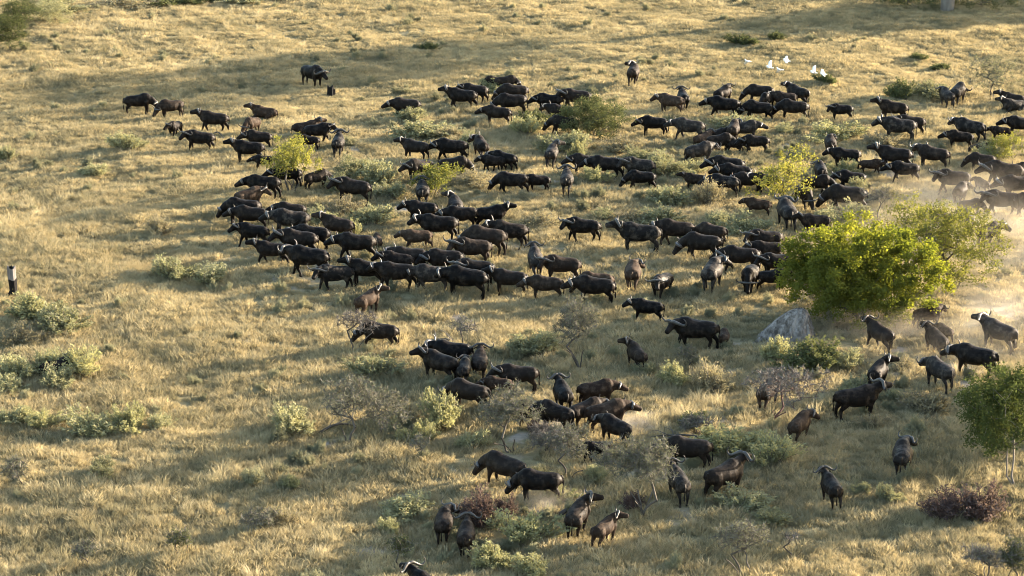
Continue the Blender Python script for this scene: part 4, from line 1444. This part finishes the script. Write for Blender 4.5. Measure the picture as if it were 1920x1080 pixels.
link("trunk", jag([(-0.1, .30, 0), (0.15, .25, 0), (0.4, .24, 0), (0.55, .22, 0)], 12, r4, M_CHAR, "trunk", 0.22), e)
link("side_stub", jag([(-0.1, .16, .2), (0.2, .12, .22), (0.42, .08, .26)], 8, r4, M_CHAR, "side_stub", 0.12), e)

M_WHITE = solid_mat("white_feather", [(0.3, (0.72, 0.72, 0.70)), (0.7, (0.82, 0.82, 0.80))], 5, 0.7, 0, 0.2)
M_BILL = solid_mat("yellow_bill", [(0.3, (0.55, 0.36, 0.05)), (0.7, (0.65, 0.44, 0.08))], 5, 0.5, 0, 0.4)
M_LEG = solid_mat("dark_leg", [(0.3, (0.03, 0.03, 0.025)), (0.7, (0.06, 0.055, 0.045))], 5, 0.6, 0, 0.3)

def egret_parts(up):
    b = Build()
    b.add(tube(catmull([(-0.30, 0, 0.02), (-0.16, 0, 0.0), (0.0, 0, 0), (0.12, 0, 0.02), (0.17, 0, 0.06), (0.13, 0, 0.11), (0.19, 0, 0.13), (0.25, 0, 0.125)], 3),
               np.interp(np.linspace(0, 1, 22), [0, .15, .4, .55, .65, .75, .9, 1], [.03, .06, .075, .055, .035, .03, .036, .012]), None, 8))
    bill = Build()
    bill.add(tube([(0.245, 0, .125), (0.29, 0, .12), (0.335, 0, .113)], [.014, .009, .002], None, 6))
    leg = Build()
    leg.add(tube([(-0.25, 0, -0.02), (-0.38, 0, -0.03), (-0.50, 0, -0.04)], [.012, .009, .006], None, 5))
    wings = []
    for s in (-1, 1):
        n = 7
        V = []
        for i in range(n + 1):
            t = i / n
            y = s * (0.05 + 0.48 * t)
            z = 0.03 + up * (0.34 * math.sin(t * 1.5) - 0.10 * t * t)
            lead = 0.08 + 0.08 * math.sin(t * 2.2) - 0.12 * t * t
            ch = 0.25 * (1 - 0.60 * t ** 2.0)
            for th in (0.012 * (1 - t) + 0.003, -0.012 * (1 - t) - 0.003):
                V += [(lead, y, z + th * .3), (lead - ch * .4, y, z + th + 0.012), (lead - ch, y, z + th * .15 - 0.01)]
        V = np.array(V)
        F = []
        for i in range(n):
            a, c = i * 6, i * 6 + 6
            F += [(a, a + 1, c + 1, c), (a + 1, a + 2, c + 2, c + 1), (a + 3, c + 3, c + 4, a + 4), (a + 4, c + 4, c + 5, a + 5), (a, c, c + 3, a + 3), (a + 2, a + 5, c + 5, c + 2)]
        F += [(0, 3, 4, 1), (1, 4, 5, 2), (n * 6, n * 6 + 1, n * 6 + 4, n * 6 + 3), (n * 6 + 1, n * 6 + 2, n * 6 + 5, n * 6 + 4)]
        wings.append(mesh_arrays("wing", V, [np.array(F)], M_WHITE, True))
    return b.mesh("egret_body", M_WHITE), bill.mesh("bill", M_BILL), leg.mesh("legs", M_LEG), wings

EG = {u: egret_parts(u) for u in (1.0, 0.3, -0.6)}
for px, py, hh, hd, u, lb in ((1400, 118, 2.2, 200, -0.6, "leftmost flying white egret with drooped wings"), (1441, 129, 2.0, 170, 1.0, "white egret with wings raised, second from the left"),
                              (1460, 133, 2.0, 190, -0.6, "lowest white egret in the middle, wings spread down"), (1472, 118, 2.6, 175, 0.3, "uppermost thin-looking white egret on level wings"),
                              (1523, 138, 2.0, 165, 1.0, "left one of the two white egrets at the right"), (1541, 141, 2.0, 185, 0.3, "rightmost white egret just above the small green bush")):
    g = ground(px, py + hh * px_per_m(py))
    e = link("egret", None, None, (g.x, g.y, g.z + hh))
    e.rotation_euler = (math.radians(-18 if u > 0 else 22), math.radians(-8), math.radians(hd))
    e.scale = (1.0, 1.0, 1.0)
    tag(e, lb, "egret", "egrets flying over the herd")
    bd, bi, lg, ws = EG[u]
    link("body", bd, e)
    link("bill", bi, e)
    link("legs", lg, e)
    for w in ws: link("wing", w, e)

# dust kicked up by the walking animals
def dust_mat(name, peak, scale):
    m, nt, out = new_mat(name)
    tc = nt.nodes.new("ShaderNodeTexCoord")
    ln = nt.nodes.new("ShaderNodeVectorMath")
    ln.operation = 'LENGTH'
    nt.links.new(tc.outputs["Object"], ln.inputs[0])
    fall = nt.nodes.new("ShaderNodeMapRange")
    fall.interpolation_type = 'SMOOTHSTEP'
    fall.inputs[1].default_value = 0.98
    fall.inputs[2].default_value = 0.15
    fall.inputs[3].default_value = 0.0
    fall.inputs[4].default_value = peak
    nt.links.new(ln.outputs["Value"], fall.inputs[0])
    geo = nt.nodes.new("ShaderNodeNewGeometry")
    nz = noise(nt, geo.outputs["Position"], scale, 2)
    mr = nt.nodes.new("ShaderNodeMapRange")
    mr.inputs[1].default_value = 0.38
    mr.inputs[2].default_value = 0.68
    nt.links.new(nz, mr.inputs[0])
    d = math_n(nt, 'MULTIPLY', fall.outputs[0], mr.outputs[0])
    v = nt.nodes.new("ShaderNodeVolumePrincipled")
    v.inputs["Color"].default_value = (0.90, 0.82, 0.70, 1)
    v.inputs["Anisotropy"].default_value = 0.25
    nt.links.new(d, v.inputs["Density"])
    nt.links.new(v.outputs[0], out.inputs["Volume"])
    return m

def dome(name, n=20, k=10):
    V = [(0, 0, 1.0)]
    for i in range(1, k + 1):
        th = math.pi / 2 * i / k
        for j in range(n):
            a = 2 * math.pi * j / n
            V.append((math.sin(th) * math.cos(a), math.sin(th) * math.sin(a), math.cos(th)))
    V.append((0, 0, 0))
    T = [(0, 1 + j, 1 + (j + 1) % n) for j in range(n)]
    Q = []
    for i in range(k - 1):
        for j in range(n):
            a = 1 + i * n
            Q.append((a + j, a + n + j, a + n + (j + 1) % n, a + (j + 1) % n))
    T += [(1 + (k - 1) * n + (j + 1) % n, 1 + (k - 1) * n + j, len(V) - 1) for j in range(n)]
    return mesh_arrays(name, V, [np.array(Q), np.array(T)], None, True)

for px, py, rx, ry, rz, peak, lb in ((1830, 450, 10.0, 14.0, 2.8, 0.075, "hazy sunlit dust around the walking buffaloes at the right"), (1810, 610, 10.5, 11.0, 2.0, 0.085, "thin dust hanging over the trail under the airy tree"),
                                     (1885, 385, 9.0, 9.0, 2.4, 0.03, "light dust behind the buffaloes at the right edge"), (1030, 945, 1.6, 1.6, 0.8, 0.5, "puff of dust at the hooves of the clashing buffaloes"), (1185, 808, 1.5, 1.6, 1.0, 0.45, "puff of dust under the pale brown buffalo")):
    p = ground(px, py)
    o = link("dust", dome("dust"), None, (p.x, p.y, p.z + 0.02))
    o.data.materials.append(dust_mat("dust", peak, 0.35 if rx > 3 else 1.2))
    o.scale = (rx, ry, rz)
    tag(o, lb, None, None, "stuff")
scene.cycles.volume_step_rate = 4.0
scene.cycles.volume_max_steps = 64
